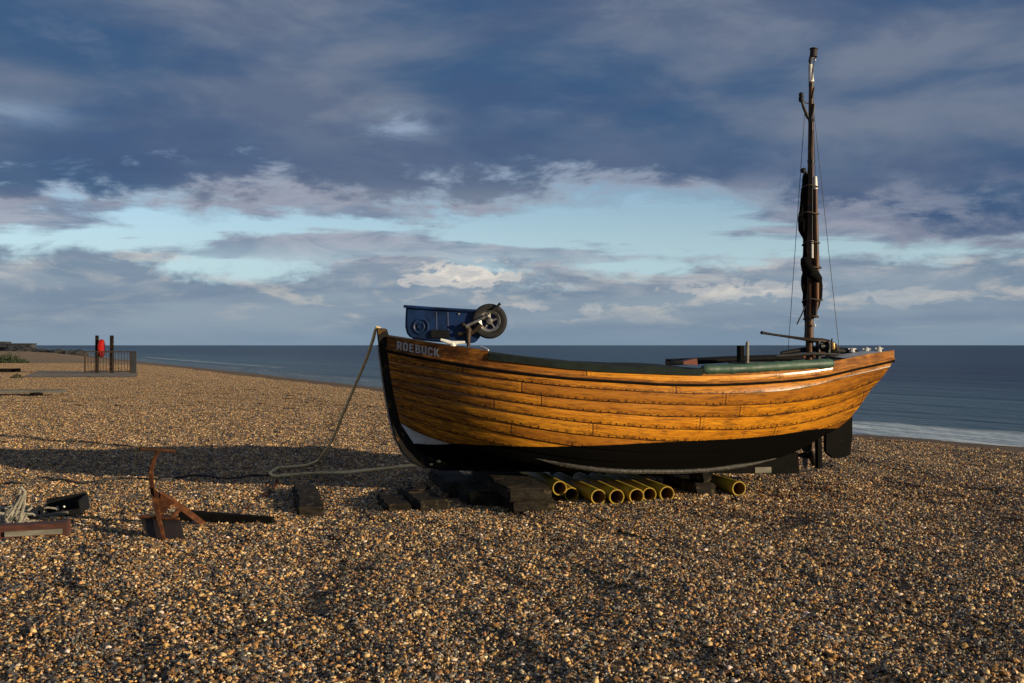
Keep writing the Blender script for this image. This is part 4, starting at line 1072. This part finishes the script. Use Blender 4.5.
# ------------------------------------------------------------------ wheeled cart on the foredeck
def make_cart():
    dC = 11.42
    k = .5
    base = at(442, 344.5, dC)
    root = empty('wheeled_cart', base, 0, 'blue tub bodied cart lying upturned on the bow deck, one wheel in the air', 'cart')
    def P(px, py, dd=0.0): return at(px, py, dC+dd) - base
    tub = [(406,306.2),(405.4,318),(405.2,327),(406.8,333.5),(411,338.6),(419,340.2),(433,341.8),(452,343.0),(466,343.4),(474,342.8),(479,339.6),(481,334),(481.5,326),(482,318),(481,311.4)]
    mb = MB(); mb.prism(tub, lambda p: P(p[0], p[1], -.02), lambda p: P(p[0], p[1], .44)); body = mb.build('tub', M['blue'], root, bevel=.02, seg=3)
    mb = MB(); mb.tube([P(404.8,306.4,-.04), P(430,308.2,-.04), P(456,309.8,-.04), P(478,311,-.04)], .016, 8)
    mb.tube([P(404.8,306.4,.46), P(430,308.2,.46), P(456,309.8,.46), P(478,311,.46)], .016, 8); mb.tube([P(404.8,306.4,-.04), P(404.8,306.4,.46)], .016, 8); mb.build('rim_lip', M['blue'], body)
    # pressed ribs and wheel well on the side
    mb = MB(); mx = Matrix.Translation(P(421,326.5,-.02)) @ Matrix.Rotation(R(90), 4, 'X')
    mb.lathe([(.085,-.004),(.088,.010),(.075,.014),(.066,.008),(.064,-.004)], 28, mx); mb.lathe([(.04,-.004),(.042,.008),(.032,.012),(.026,-.004)], 20, mx)
    mb.build('pressed_boss', M['blue'], body)
    mb = MB()
    for x in (436, 447.5): mb.tube([P(x,312,-.012), P(x+.6,330,-.010)], .013, 8)
    mb.build('rib', M['blue'], body)
    mb = MB(); a = P(440,334,-.03); mb.box((a.x, a.y, a.z), (.20, .04, .085)); mb.build('recess_panel', M['black'], body, bevel=.008)
    mb = MB(); mb.rock(P(458.6,314,-.025), (.012,.008,.012), .05, 2, 1); mb.build('rivet', M['alloy'], body)
    # wheel
    wc = P(489.6, 321.2, -.02); mx = Matrix.Translation(wc) @ Matrix.Rotation(R(90), 4, 'X') @ Matrix.Rotation(R(0), 4, 'Z')
    wheel = MB().lathe([(.112,-.04),(.145,-.052),(.172,-.046),(.184,-.022),(.186,0),(.184,.022),(.172,.046),(.145,.052),(.112,.04)], 40, mx, closed=True).build('wheel', M['rubber'], root)
    mb = MB(); mb.lathe([(.085,-.03),(.113,-.045),(.118,-.04),(.116,.04),(.112,.045),(.085,.03)], 36, mx, closed=True)
    for q in range(5):
        a = 2*math.pi*q/5 + .3
        mb.tube([mx @ Vector((.02*math.cos(a), .02*math.sin(a), .015)), mx @ Vector((.098*math.cos(a), .098*math.sin(a), .02))], .012, 8)
    mb.lathe([(.012,-.05),(.035,-.048),(.037,.04),(.03,.055),(.012,.06)], 18, mx); mb.build('rim', M['alloy'], wheel)
    mb = MB(); mb.lathe([(.03,-.02),(.088,-.02),(.088,.0),(.03,.0)], 30, mx, closed=True); mb.build('brake_disc', M['blue'], wheel)
    # swing arm and bracket in front of the wheel
    mb = MB(); mb.tube([P(465.5,326.6,-.09), P(475,321.8,-.09), P(487.5,316.0,-.09)], [.018,.014,.014], 8); mb.rock(P(487.6,316,-.09), (.024,.016,.024), .06, 2, 8); mb.build('swing_arm', M['alloy'], root)
    mb = MB(); mb.tube([P(466,325.5,-.06), P(469,330,-.07), P(468.4,338,-.06), P(468.6,346.4,-.05)], [.03,.034,.026,.02], 10)
    mb.tube([P(469,334,-.06), P(476,329.5,-.07), P(481,324,-.07)], [.022,.026,.03], 10); mb.tube([P(458,334,-.05), P(467,333,-.05)], .02, 8); mb.rock(P(463.4,324.6,-.09), (.022,.02,.02), .15, 2, 6)
    mb.build('axle_bracket', M['bronze'], root)
    mb = MB(); mb.tube([P(492,310.6,-.085), P(497.5,306.0,-.085), P(500.3,303.4,-.085)], [.011,.011,.017], 8); mb.build('lever', M['black_iron'], root)
make_cart()

# a loose board lying on the canvas
mb = MB(); off = boat.matrix_basis
def bw(px, py, v): return Matrix.Translation((X0, D0, 0)) @ Matrix.Rotation(AL, 4, 'Z') @ bl(px, py, v)
A = [bw(679,364.2,.15), bw(697.5,365.4,.15), bw(696.8,358.2,.15), bw(682,361.6,.15)]
mb.prism(A, lambda p: p + Vector((0,-.02,0)), lambda p: p + Vector((0,.35,.0)))
rb = empty('red_board', A[0], 0, 'small rust red wedge shaped board lying on the green canvas amidships', 'board')
o = mb.build('panel', M['red_board'], rb, bevel=.004); o.matrix_parent_inverse = Matrix.Translation(-A[0])
mb = MB(); a = bw(676.8, 362.6, .16); mb.box(a, (.10,.3,.035)); o = mb.build('batten', M['black'], rb, bevel=.004); o.matrix_parent_inverse = Matrix.Translation(-A[0])

# ------------------------------------------------------------------ pipes and blocks under the boat
GP = 'yellow pipes laid as rollers under the boat'
def pipe(px, py, r, d, length, label, ang=-11, dz=0.0, tilt=0.0):
    c = at(px, py, d); c.z = max(c.z, 0) + dz
    root = empty('pipe', c, R(-ang), label, 'pipe', GP)
    t = r*.16; n = 28
    prof = [(r, 0), (r, length), (r-t, length), (r-t, 0)]
    mx = Matrix.Rotation(R(-90 + tilt), 4, 'X') @ Matrix.Identity(4)
    MB().lathe([(r,0.0),(r,length),(r-t*.6,length),(r-t*.6,0.0)], n, mx, closed=True).build('pipe_wall', M['pipe'], root)
    MB().lathe([(r-t*.6,.002),(r-t*.6,length-.002),(r-t,length-.002),(r-t,.002)], n, mx, closed=True).build('pipe_lining', M['pipe_in'], root)
    return root
rp = .077
def pz(px, py, label, r=rp, L=1.5, zc=None, ang=-11):
    """pipe end centred at the picture point, resting at height zc (default: on the ground)"""
    z = r + .012 if zc is None else zc
    d = (EYE - z)*F/(py - HZ)
    pipe(px, py, r, d, L, label, ang)
pz(571.6, 494.4, 'dirty yellow pipe lying lowest beside the stacked sleepers', r=.072, ang=-10)
pz(559.8, 488.2, 'yellow pipe resting higher against the sleeper stack on top of a dirty pipe', r=.074, zc=.155, ang=-12)
pz(598.6, 497.0, 'yellow pipe first of the row right of the pair at the sleepers', ang=-13)
pz(616.9, 497.0, 'yellow pipe with a torn lip of lining inside its open end', ang=-11)
pz(636.8, 496.2, 'yellow pipe in the middle of the row, third from the right end of its group', ang=-12)
pz(649.6, 494.6, 'yellow pipe set back between two others, second from the right of its group', r=.072, ang=-10)
pz(667.2, 493.8, 'yellow pipe at the right end of the close row of pipes', ang=-12)
pz(739.2, 488.6, 'single yellow pipe lying apart to the right of the small timber block', r=.078, ang=-14)

def block(label, c, size, rot=(0,0,0), mat='sleeper', name='timber_block', cat='timber', group=None, bevel=.02, parts=None):
    root = empty(name, c, 0, label, cat, group); root.rotation_euler = rot
    mb = MB(); nx, ny = size[0], size[1]
    rr = random.Random(label); n = 9; vs = []; fs = []
    for i in range(n+1):
        y = -ny/2 + ny*i/n
        for a, b in ((-1,0),(1,0),(1,1),(-1,1)):
            vs.append((a*nx/2 + rr.uniform(-.014,.014), y + (rr.uniform(-.02,.02) if i in (0, n) else 0), b*size[2] + rr.uniform(-.012,.012)))
    fs = [(4*i+k, 4*i+(k+1) % 4, 4*i+4+(k+1) % 4, 4*i+4+k) for i in range(n) for k in range(4)] + [(3,2,1,0), tuple(4*n+k for k in range(4))]
    mb.add(vs, fs)
    o = mb.build('beam', M[mat], root, bevel=bevel)
    return root
GS = 'dark timbers propping up the boat'
def gblock(label, px, py, size, rz, z=0.0, mat='sleeper', rx=0.0, ry=0.0, name='timber_sleeper'):
    """front bottom centre of the block at the picture point"""
    p = gnd(px, py, z); q = Matrix.Rotation(rz, 4, 'Z') @ Vector((0, size[1]/2, 0))
    return block(label, (p.x+q.x, p.y+q.y, z), size, (rx, ry, rz), mat, name, 'sleeper', GS)
gblock('dark tarred sleeper at the bottom of the stack left of the yellow pipes', 534, 513.6, (.43, 1.7, .135), R(11), -.012)
gblock('dark tarred sleeper on top of the stack left of the yellow pipes', 530.5, 500.4, (.45, 1.75, .12), R(13), .125)
gblock('dark tarred sleeper lying flat left of the tall sleeper stack', 487, 508, (.40, 1.5, .16), R(13), -.01)
gblock('short tarred timber lying across behind the front sleepers under the bow', 466, 500, (.34, 1.3, .17), R(14), -.01)
gblock('dark sleeper with its pale sawn corner showing, second from the left under the bow', 434, 513, (.30, 1.1, .115), R(17), -.01)
gblock('leftmost dark sleeper lying flat on the shingle under the bow', 399, 515.4, (.25, .8, .105), R(14), -.02)
b_ = gblock('small block with an orange weathered end wedged between two dark sleepers under the bow', 414.5, 502.5, (.15, .5, .12), R(-6), .0, 'sleeper')
MB().box((0, -.251, .06), (.12, .012, .095)).build('sawn_end', M['sleeper_end'], b_, bevel=.004)
gblock('low dark timber block under the stern quarter beside the single pipe', 706, 498.4, (.24, 1.0, .16), R(12), -.01)
gblock('small upright timber chock standing on the block under the stern quarter', 706.5, 482.6, (.115, .35, .11), R(12), .15)
gblock('long dark timber lying crosswise under the keel amidships', 620, 481, (1.6, .22, .20), R(10), -.01)

# ------------------------------------------------------------------ mooring ropes, cable, chain
def rope_obj(name, label, pts, r, mat='rope', cat='rope', seg=8, twist=True):
    q = [Vector(p) for p in pts]
    # smooth the path
    t = np.linspace(0, 1, len(q)); L = [0.0]
    for a, b in zip(q, q[1:]): L.append(L[-1] + (b-a).length)
    n = max(24, int(L[-1]/.05)); s = np.linspace(0, L[-1], n)
    P = [pchip(L, [v[i] for v in q], s) for i in range(3)]
    path = [Vector((P[0][i], P[1][i], P[2][i])) for i in range(n)]
    mb = MB()
    mb.tube(path, [r*(1+.08*math.sin(i*2.1)) for i in range(n)], seg)
    o = mb.build(name, M[mat]); tag(o, label, cat); return o
def g3(px, py, z=.03):
    p = gnd(px, py); p.z = gz(p) + z; return p
sh = bw(377.6, 327, 0)
shk = g3(276, 474.5, .03)
rope_obj('mooring_rope', 'tan rope hanging slack from the stem head down to the shingle left of the bow', [bw(380.5,328.6,.0), sh, at(373,340,11.35), at(366,360,11.6), at(354,388,11.8), at(343,414,12.0), at(333,438,12.2), at(327,448.5,12.3), g3(319,463.5,.05), g3(306,469.5,.045), g3(290,472,.045), g3(278,472.6,.045), g3(271.5,475.5,.045), g3(272.5,479.6,.045), g3(279,481.2,.045), g3(284,479.6,.05)], .0165)
rope_obj('mooring_rope', 'pale tan rope pulled straight along the shingle from the ground ring to the keel', [g3(283,481,.045), g3(300,479,.045), g3(335,476,.045), at(370,470.2,12.25), at(405,466,11.9), bw(440,461,.06)], .016)
rope_obj('mooring_rope', 'thin grey tan rope lying beside the straight rope towards the keel', [g3(281,477.4,.015), g3(305,475.2,.015), g3(335,473.0,.015), at(370,469.4,12.3), at(400,467,11.95), bw(432,464.4,.06)], .012)
rope_obj('ground_cable', 'thin dark cable stretched over the shingle from the left to the ground ring', [g3(-40,487,.02)] + [g3(x, 485.6 - x*.028 + 1.0*math.sin(x*.09), (.035 + .010*math.sin(x*.13))) for x in range(0, 262, 12)] + [g3(270,477.6,.02)], .012, 'black_iron', 'cable', 6)
def make_chain():
    pts = [g3(258,477.6,.02), g3(268,477.6,.02), g3(276,478.5,.02), g3(277,484,.015), g3(274,491,.015), g3(268,497,.012), g3(260,503,.012), g3(250,510,.01), g3(240,517,.008)]
    L = [0.0]
    for a, b in zip(pts, pts[1:]): L.append(L[-1] + (b-a).length)
    n = int(L[-1]/.042); s = np.linspace(0, L[-1], n); mb = MB()
    P = np.stack([pchip(L, [v[i] for v in pts], s) for i in range(3)], 1)
    for i in range(n):
        d = Vector(P[min(i+1, n-1)] - P[max(i-1, 0)]).normalized()
        rot = d.to_track_quat('X', 'Z').to_matrix().to_4x4() @ Matrix.Rotation(R(45 + 90*(i % 2)), 4, 'X')
        ring = []
        for k in range(13):
            a = 2*math.pi*k/12; ring.append((.034*math.cos(a), .017*math.sin(a), 0))
        mb.tube(ring, .0075, 6, False, Matrix.Translation(P[i]) @ rot)
    tag(mb.build('rusty_chain', M['rust']), 'rusty chain running from the ground ring towards the anchor over the shingle', 'chain')
make_chain()

# ------------------------------------------------------------------ rusty ground anchor
def make_anchor():
    d0 = 9.05
    base = gnd(163, 537)
    root = empty('ground_anchor', base, 0, 'rusty iron ground anchor with a T bar and a dark blade standing in the shingle', 'anchor')
    def P(px, py, d=d0): return at(px, py, d) - base
    mb = MB(); path = [P(164.5,541,8.70), P(161.5,528,8.82), P(158.6,518,8.93), P(156.2,505,9.04), P(153,492,9.1), P(151.2,480,9.1), P(151.4,470,9.1), P(154,460,9.1), P(158.4,451,9.1)]
    n = len(path); vs = []; fs = []
    for i, p in enumerate(path):
        w = [.014,.016,.018,.021,.019,.017,.016,.015,.014][i]
        for a, b in ((-1,-1),(1,-1),(1,1),(-1,1)): vs.append((p.x+a*w, p.y+b*.014, p.z))
    for i in range(n-1):
        for k in range(4): k2 = (k+1) % 4; fs.append((4*i+k, 4*i+k2, 4*i+4+k2, 4*i+4+k))
    fs += [(3,2,1,0), tuple(4*(n-1)+k for k in range(4))]
    mb.add(vs, fs); mb.build('shank', M['rust'], root, bevel=.004)
    mb = MB(); mb.tube([P(139.5,448.6,9.0), P(157,450,9.1), P(175.5,451.6,9.18)], .015, 10); mb.build('cross_bar', M['rust_mid'], root)
    web = [(153,487),(158,491.5),(166,496.5),(175,503),(170,506),(165,512),(161,519),(157,512),(154.5,500)]
    MB().prism(web, lambda p: P(p[0], p[1], 9.06), lambda p: P(p[0], p[1], 9.09)).build('web', M['rust'], root, bevel=.003)
    mb = MB(); A, B, C = P(161,494.6,9.06), P(183,508.5,9.3), P(206,525.6,9.55)
    vs = []
    for p, w in ((A,.03),(B,.032),(C,.028)):
        for a, b in ((-1,-1),(1,-1),(1,1),(-1,1)): vs.append((p.x, p.y+a*.012, p.z+b*w))
    fs = [(4*i+k, 4*i+(k+1) % 4, 4*i+4+(k+1) % 4, 4*i+4+k) for i in range(2) for k in range(4)] + [(3,2,1,0),(8,9,10,11)]
    mb.add(vs, fs); mb.build('arm', M['rust'], root, bevel=.003)
    mb = MB(); mb.tube([P(179.5,509,9.28), P(171,518.6,9.16)], .02, 8); mb.build('brace', M['rust'], root)
    pl = [(139.6,516.8),(160,518.4),(179.2,519.2),(182,530),(185,542.5),(165,539.8),(146,536.4),(142.5,527)]
    def ang(p): return 9.0 - (p[1]-517)*.010
    MB().prism(pl, lambda p: P(p[0], p[1], ang(p)), lambda p: P(p[0], p[1], ang(p)) + Vector((0,.022,.01))).build('blade', M['rust_dark'], root, bevel=.003)
    mb = MB(); mb.tube([P(139.6,516.6,8.97), P(160,518,8.97), P(179.4,518.9,8.97)], .012, 8); mb.build('blade_lip', M['rust'], root)
make_anchor()

# dark bar right of the anchor
def lie_bar(name, label, cat, p0, p1, hw, hh, mat, lift=0.0, edge=None, taper=1.0):
    a = gnd(*p0); b = gnd(*p1); a.z = gz(a) + lift; b.z = gz(b) + lift
    root = empty(name, a, 0, label, cat); d = b - a; L = d.length
    rz = math.atan2(d.y, d.x); ry = -math.asin(d.z/L)
    mx = Matrix.Rotation(rz, 4, 'Z') @ Matrix.Rotation(ry, 4, 'Y')
    n = 14; vs = []; fs = []; rr = random.Random(len(label))
    for i in range(n+1):
        x = L*i/n; k = 1 + (taper-1)*i/n; j = rr.uniform(-.06, .06)
        for s, t in ((-1,0),(1,0),(1,1),(-1,1)): vs.append((x, s*hw*k*(1+j), (t*2*hh - .01)*k*(1+j*.6)))
    fs = [(4*i+k, 4*i+(k+1) % 4, 4*i+4+(k+1) % 4, 4*i+4+k) for i in range(n) for k in range(4)] + [(3,2,1,0), tuple(4*n+k for k in range(4))]
    MB().add(vs, fs, mx).build('beam', M[mat], root, bevel=.006)
    if edge:
        m2, e0, e1 = edge
        MB().box((L*(e0+e1)/2, -hw-.014, hh*.62), (L*(e1-e0), .026, hh*.75), mx).build('edge_board', M[m2], root, bevel=.004)
    return root
lie_bar('timber_bar', 'long black timber bar lying on the shingle right of the rusty anchor', 'timber', (181,523.5), (273,526), .06, .045, 'tar', lift=.02, taper=.6)
lie_bar('timber_beam', 'red brown beam with a pale edge board lying at the left of the foreground', 'timber', (-30,541), (69,538), .085, .055, 'red_timber', lift=.03, edge=('grey_timber', .38, .96))
fp = lie_bar('timber_plank', 'long weathered grey plank lying far back on the shingle at the left', 'timber', (-25,396.6), (65,395.6), .36, .04, 'far_plank', lift=.13)
for x in (.5, 1.9):
    MB().box((x, .02, -.085), (.14, .62, .16)).build('bearer', M['tar'], fp, bevel=.01)

# dark block with slanting top
gb = gnd(312, 515.5); block('dark flat squared timber lying alone on the shingle between the anchor and the bow', (gb.x-.18, gb.y+.72, gz(gb)-.01), (.25, 1.5, .13), (R(1), R(3), R(13.5)))

# black box and tangled rope at the left edge
p = gnd(60, 521.5); root = empty('plastic_box', (p.x, p.y, gz(p)), 0, 'battered black plastic box lying open on the shingle near the tangled rope', 'box')
root.rotation_euler = (R(4), R(-8), R(8))
mb = MB(); W, Dp, H, t = .37, .34, .10, .016
mb.box((0, Dp/2, t/2), (W, Dp, t)); mb.box((-W/2+t/2, Dp/2, H/2), (t, Dp-2*t-.004, H)); mb.box((W/2-t/2, Dp/2, H/2+.015), (t, Dp-2*t-.004, H+.03)); mb.box((0, Dp-t/2, H/2+.02), (W, t, H+.04)); mb.box((0, t/2, H*.3), (W, t, H*.6))
mb.build('shell', M['black'], root, bevel=.005)
mb = MB(); mb.box((-.07, -.012, H*.42), (.30, .05, .028)); mb.build('rim_board', M['grey_timber'], root, bevel=.005)
mb = MB(); mb.rock((.055, -.012, .10), (.011,.008,.011), .1, 2, 2); mb.build('rivet', M['white'], root)
def net_heap():
    base = gnd(14, 525); mb = MB(); rr = random.Random(21)
    lines = [[(21,487),(25,492),(20,505),(14,518),(8,527)], [(21,488),(17,500),(12,514),(13,525)], [(25,491),(24,505),(20,520),(16,528)], [(2,520),(9,526),(17,528),(24,514)], [(-4,512),(6,520),(12,527)], [(26,516),(20,528),(10,529),(0,528)], [(22,495),(14,508),(4,524)], [(-6,526),(4,516),(14,506),(22,499)]]
    for ln in lines:
        d = 9.3 + rr.uniform(-.15, .25)
        mb.tube([at(x, y, min(d, (EYE-.01)*F/(y-HZ))) for x, y in ln], rr.uniform(.009, .015), 7)
    for k in range(26):
        a = rr.uniform(0, 6.28); cx = base.x + rr.uniform(-.2, .14); cy = base.y + rr.uniform(.0, .4); r0 = rr.uniform(.06, .14); zz = rr.uniform(.01, .10)
        pts = [(cx + r0*math.cos(a + t*.6)*(1+.2*math.sin(t*1.7)), cy + r0*.7*math.sin(a + t*.6), zz + .02*math.sin(t*1.3+a)) for t in range(9)]
        mb.tube(pts, rr.uniform(.007, .012), 6)
    tag(mb.build('tangled_rope', M['net']), 'tangled heap of pale grey rope at the left edge behind the red brown beam', 'rope')
net_heap()

# ------------------------------------------------------------------ far left: path, railing, lifebuoy post, scrub, breakwater
pth = [gnd(22, 377.6), gnd(137, 377.4), gnd(138, 372.6), gnd(40, 371.4)]
mb = MB(); n = 12; vs = []; fs = []
for i in range(n+1):
    for j in range(7):
        a = pth[0].lerp(pth[1], i/n); b = pth[3].lerp(pth[2], i/n); q = a.lerp(b, j/6); vs.append((q.x, q.y, gz(q) + .04))
fs = [(i*7+j, (i+1)*7+j, (i+1)*7+j+1, i*7+j+1) for i in range(n) for j in range(6)]
ob = mb.add(vs, fs).build('path', M['concrete']); tag(ob, kind='structure')

def railing():
    d = 60.5; base = gnd(110, 374.5); base.z = gz(base)
    root = empty('railing', base, 0, 'rusty brown metal railing with upright bars standing beside the red lifebuoy housing', 'railing')
    k = d/F
    x0, x1 = (85-512)*k - base.x, (130.5-512)*k - base.x; y = d - base.y; H = 1.27
    def post(x, yy, w=.075): MB().box((x, yy, H/2), (w, w, H)).build('post', M['rail_iron'], root, bevel=.008)
    post(x0, y); post(x1, y)
    post(x0+.3, y+3.2)
    mb = MB(); mb.box(((x0+x1)/2, y, H-.03), (x1-x0-.08, .05, .06)); mb.box(((x0+x1)/2, y, .14), (x1-x0-.08, .04, .05)); mb.box((x0+.15, y+1.6, H-.03), (.05, 3.05, .06)); mb.box((x0+.15, y+1.6, .14), (.04, 3.05, .05)); mb.build('rail', M['rail_iron'], root, bevel=.004)
    for i in range(1, 15):
        x = x0 + (x1-x0)*i/15; MB().box((x, y, H/2+.05), (.026, .026, H-.24)).build('bar', M['rail_iron'], root)
    mb = MB(); mb.box((x1+.19, y+.02, H/2), (.26, .09, H)); mb.build('gate_panel', M['hut_dark'], root, bevel=.01)
railing()
def lifebuoy_station():
    d = 61.0; k = d/F; base = Vector(((104-512)*k, d, 0)); base.z = gz(base)
    root = empty('lifebuoy_station', base, 0, 'red lifebuoy housing fixed to two tall dark timber posts behind the railing', 'lifebuoy station')
    for px, w in ((97, .15), (111.8, .17)):
        MB().box(((px-104)*k, 0, 1.075), (w, .17, 2.15)).build('post', M['stem'], root, bevel=.012)
    # housing: a rounded shell round the ring, seen nearly edge on
    mb = MB(); c = Vector(((101.6-104)*k, -.05, 1.42)); mx = Matrix.Translation(c) @ Matrix.Rotation(R(-81), 4, 'Z') @ Matrix.Rotation(R(90), 4, 'X')
    mb.lathe([(.10,-.13),(.44,-.13),(.50,-.10),(.52,-.02),(.50,.07),(.42,.12),(.2,.15),(.03,.16)], 28, mx); mb.build('housing', M['lifebuoy'], root)
lifebuoy_station()

def scrub(name, label, px, py, w, h, n, mat, seed):
    rr = random.Random(seed); base = gnd(px, py); base.z = gz(base)
    root = empty(name, base, 0, label, 'shrub'); mb = MB()
    for i in range(n):
        a = rr.uniform(0, 6.28); r = math.sqrt(rr.random()); x = r*math.cos(a)*w/2*(1+.25*math.sin(3*a)); y = r*math.sin(a)*w*.35
        top = h*(1-r*r)*rr.uniform(.35, 1.1) + .05; z = rr.uniform(.0, 1)*top
        s = rr.uniform(.05, .12)*max(.6, h); u = Euler((rr.uniform(0,6), rr.uniform(0,6), rr.uniform(0,6))).to_matrix()
        q = [Vector((-s,0,0)), Vector((0,-s*.45,0)), Vector((s*1.2,0,0)), Vector((0,s*.45,0))]
        mb.add([Vector((x,y,z)) + u @ v for v in q], [(0,1,2,3)])
    mb.build('foliage', M[mat], root, smooth=False)
    mb = MB()
    for i in range(9):
        a = rr.uniform(0, 6.28); mb.tube([(0,0,-.05), (math.cos(a)*w*.18, math.sin(a)*w*.1, h*.4), (math.cos(a)*w*.33, math.sin(a)*w*.2, h*.7)], [.03,.02,.008], 5)
    mb.build('stems', M['stem'], root)
scrub('shrub', 'dark green low shrub on the beach at the far left edge', 8, 363.2, 3.2, .95, 2200, 'leaf', 3)
scrub('shrub', 'low dry olive tuft beside the concrete path at the far left', 17, 378.6, .55, .22, 300, 'dryleaf', 5)
lie_bar('timber_balk', 'low dark timber balk lying on the beach below the green shrub', 'timber', (-8,372.6), (20,372.4), .3, .12, 'tar')

def breakwater():
    rr = random.Random(4); mb = MB()
    A = Vector((-112, 277)); B = Vector((-190, 345)); n = 230
    for i in range(n):
        f = rr.random(); c = A.lerp(B, f); wd = 2.0 + 3.5*f; px = rr.uniform(-1, 1)
        top = (-.75 + (2.35)*min(1, f/.34)**.8) if f < .34 else 1.6 + .25*(f-.34)
        nrm = Vector((.66, .75)); q = c + nrm*px*wd
        s = rr.uniform(.7, 1.5); h = top*(1-.55*abs(px))
        mb.rock((q.x, q.y, h - s*.55), (s*1.2, s, s*.6), .28, 1, i)
        mb.rock((q.x+rr.uniform(-1,1), q.y+rr.uniform(-1,1), h*.3 - .6), (s*1.5, s*1.3, 1.0), .28, 1, i+900)
    tag(mb.build('rock_breakwater', M['rocks'], smooth=False), 'long dark rock breakwater running out to sea at the far left', 'breakwater')
    # shelter with a flat overhanging roof, and a small hut beside it
    d = 318; k = d/F
    def hut(nm, lab, px0, px1, ytop, ybot, roof):
        x0, x1 = (px0-512)*k, (px1-512)*k; zt = EYE-(ytop-HZ)*k; zb = EYE-(ybot-HZ)*k - .8
        r = empty(nm, ((x0+x1)/2, d, zb), 0, lab, 'building'); w = x1-x0; h = zt-zb
        MB().box((0, 0, (h-roof)/2), (w*.94, 3.0, h-roof)).build('wall', M['hut_wall'], r)
        MB().box((0, 0, h-roof/2+.003), (w, 3.6, roof)).build('roof', M['hut_dark'], r, bevel=.05)
        for i in range(3): MB().box((w*(-.3+.3*i), -1.52, (h-roof)*.72), (w*.16, .06, .35)).build('window', M['black'], r)
    hut('seafront_shelter', 'long low pale shelter with a flat dark roof behind the breakwater', 9.5, 34.5, 343.3, 347.6, .38)
    hut('seafront_hut', 'small dark hut at the far left edge behind the breakwater', -4, 8.6, 341.6, 348, .9)
breakwater()
bpy.context.view_layer.update()
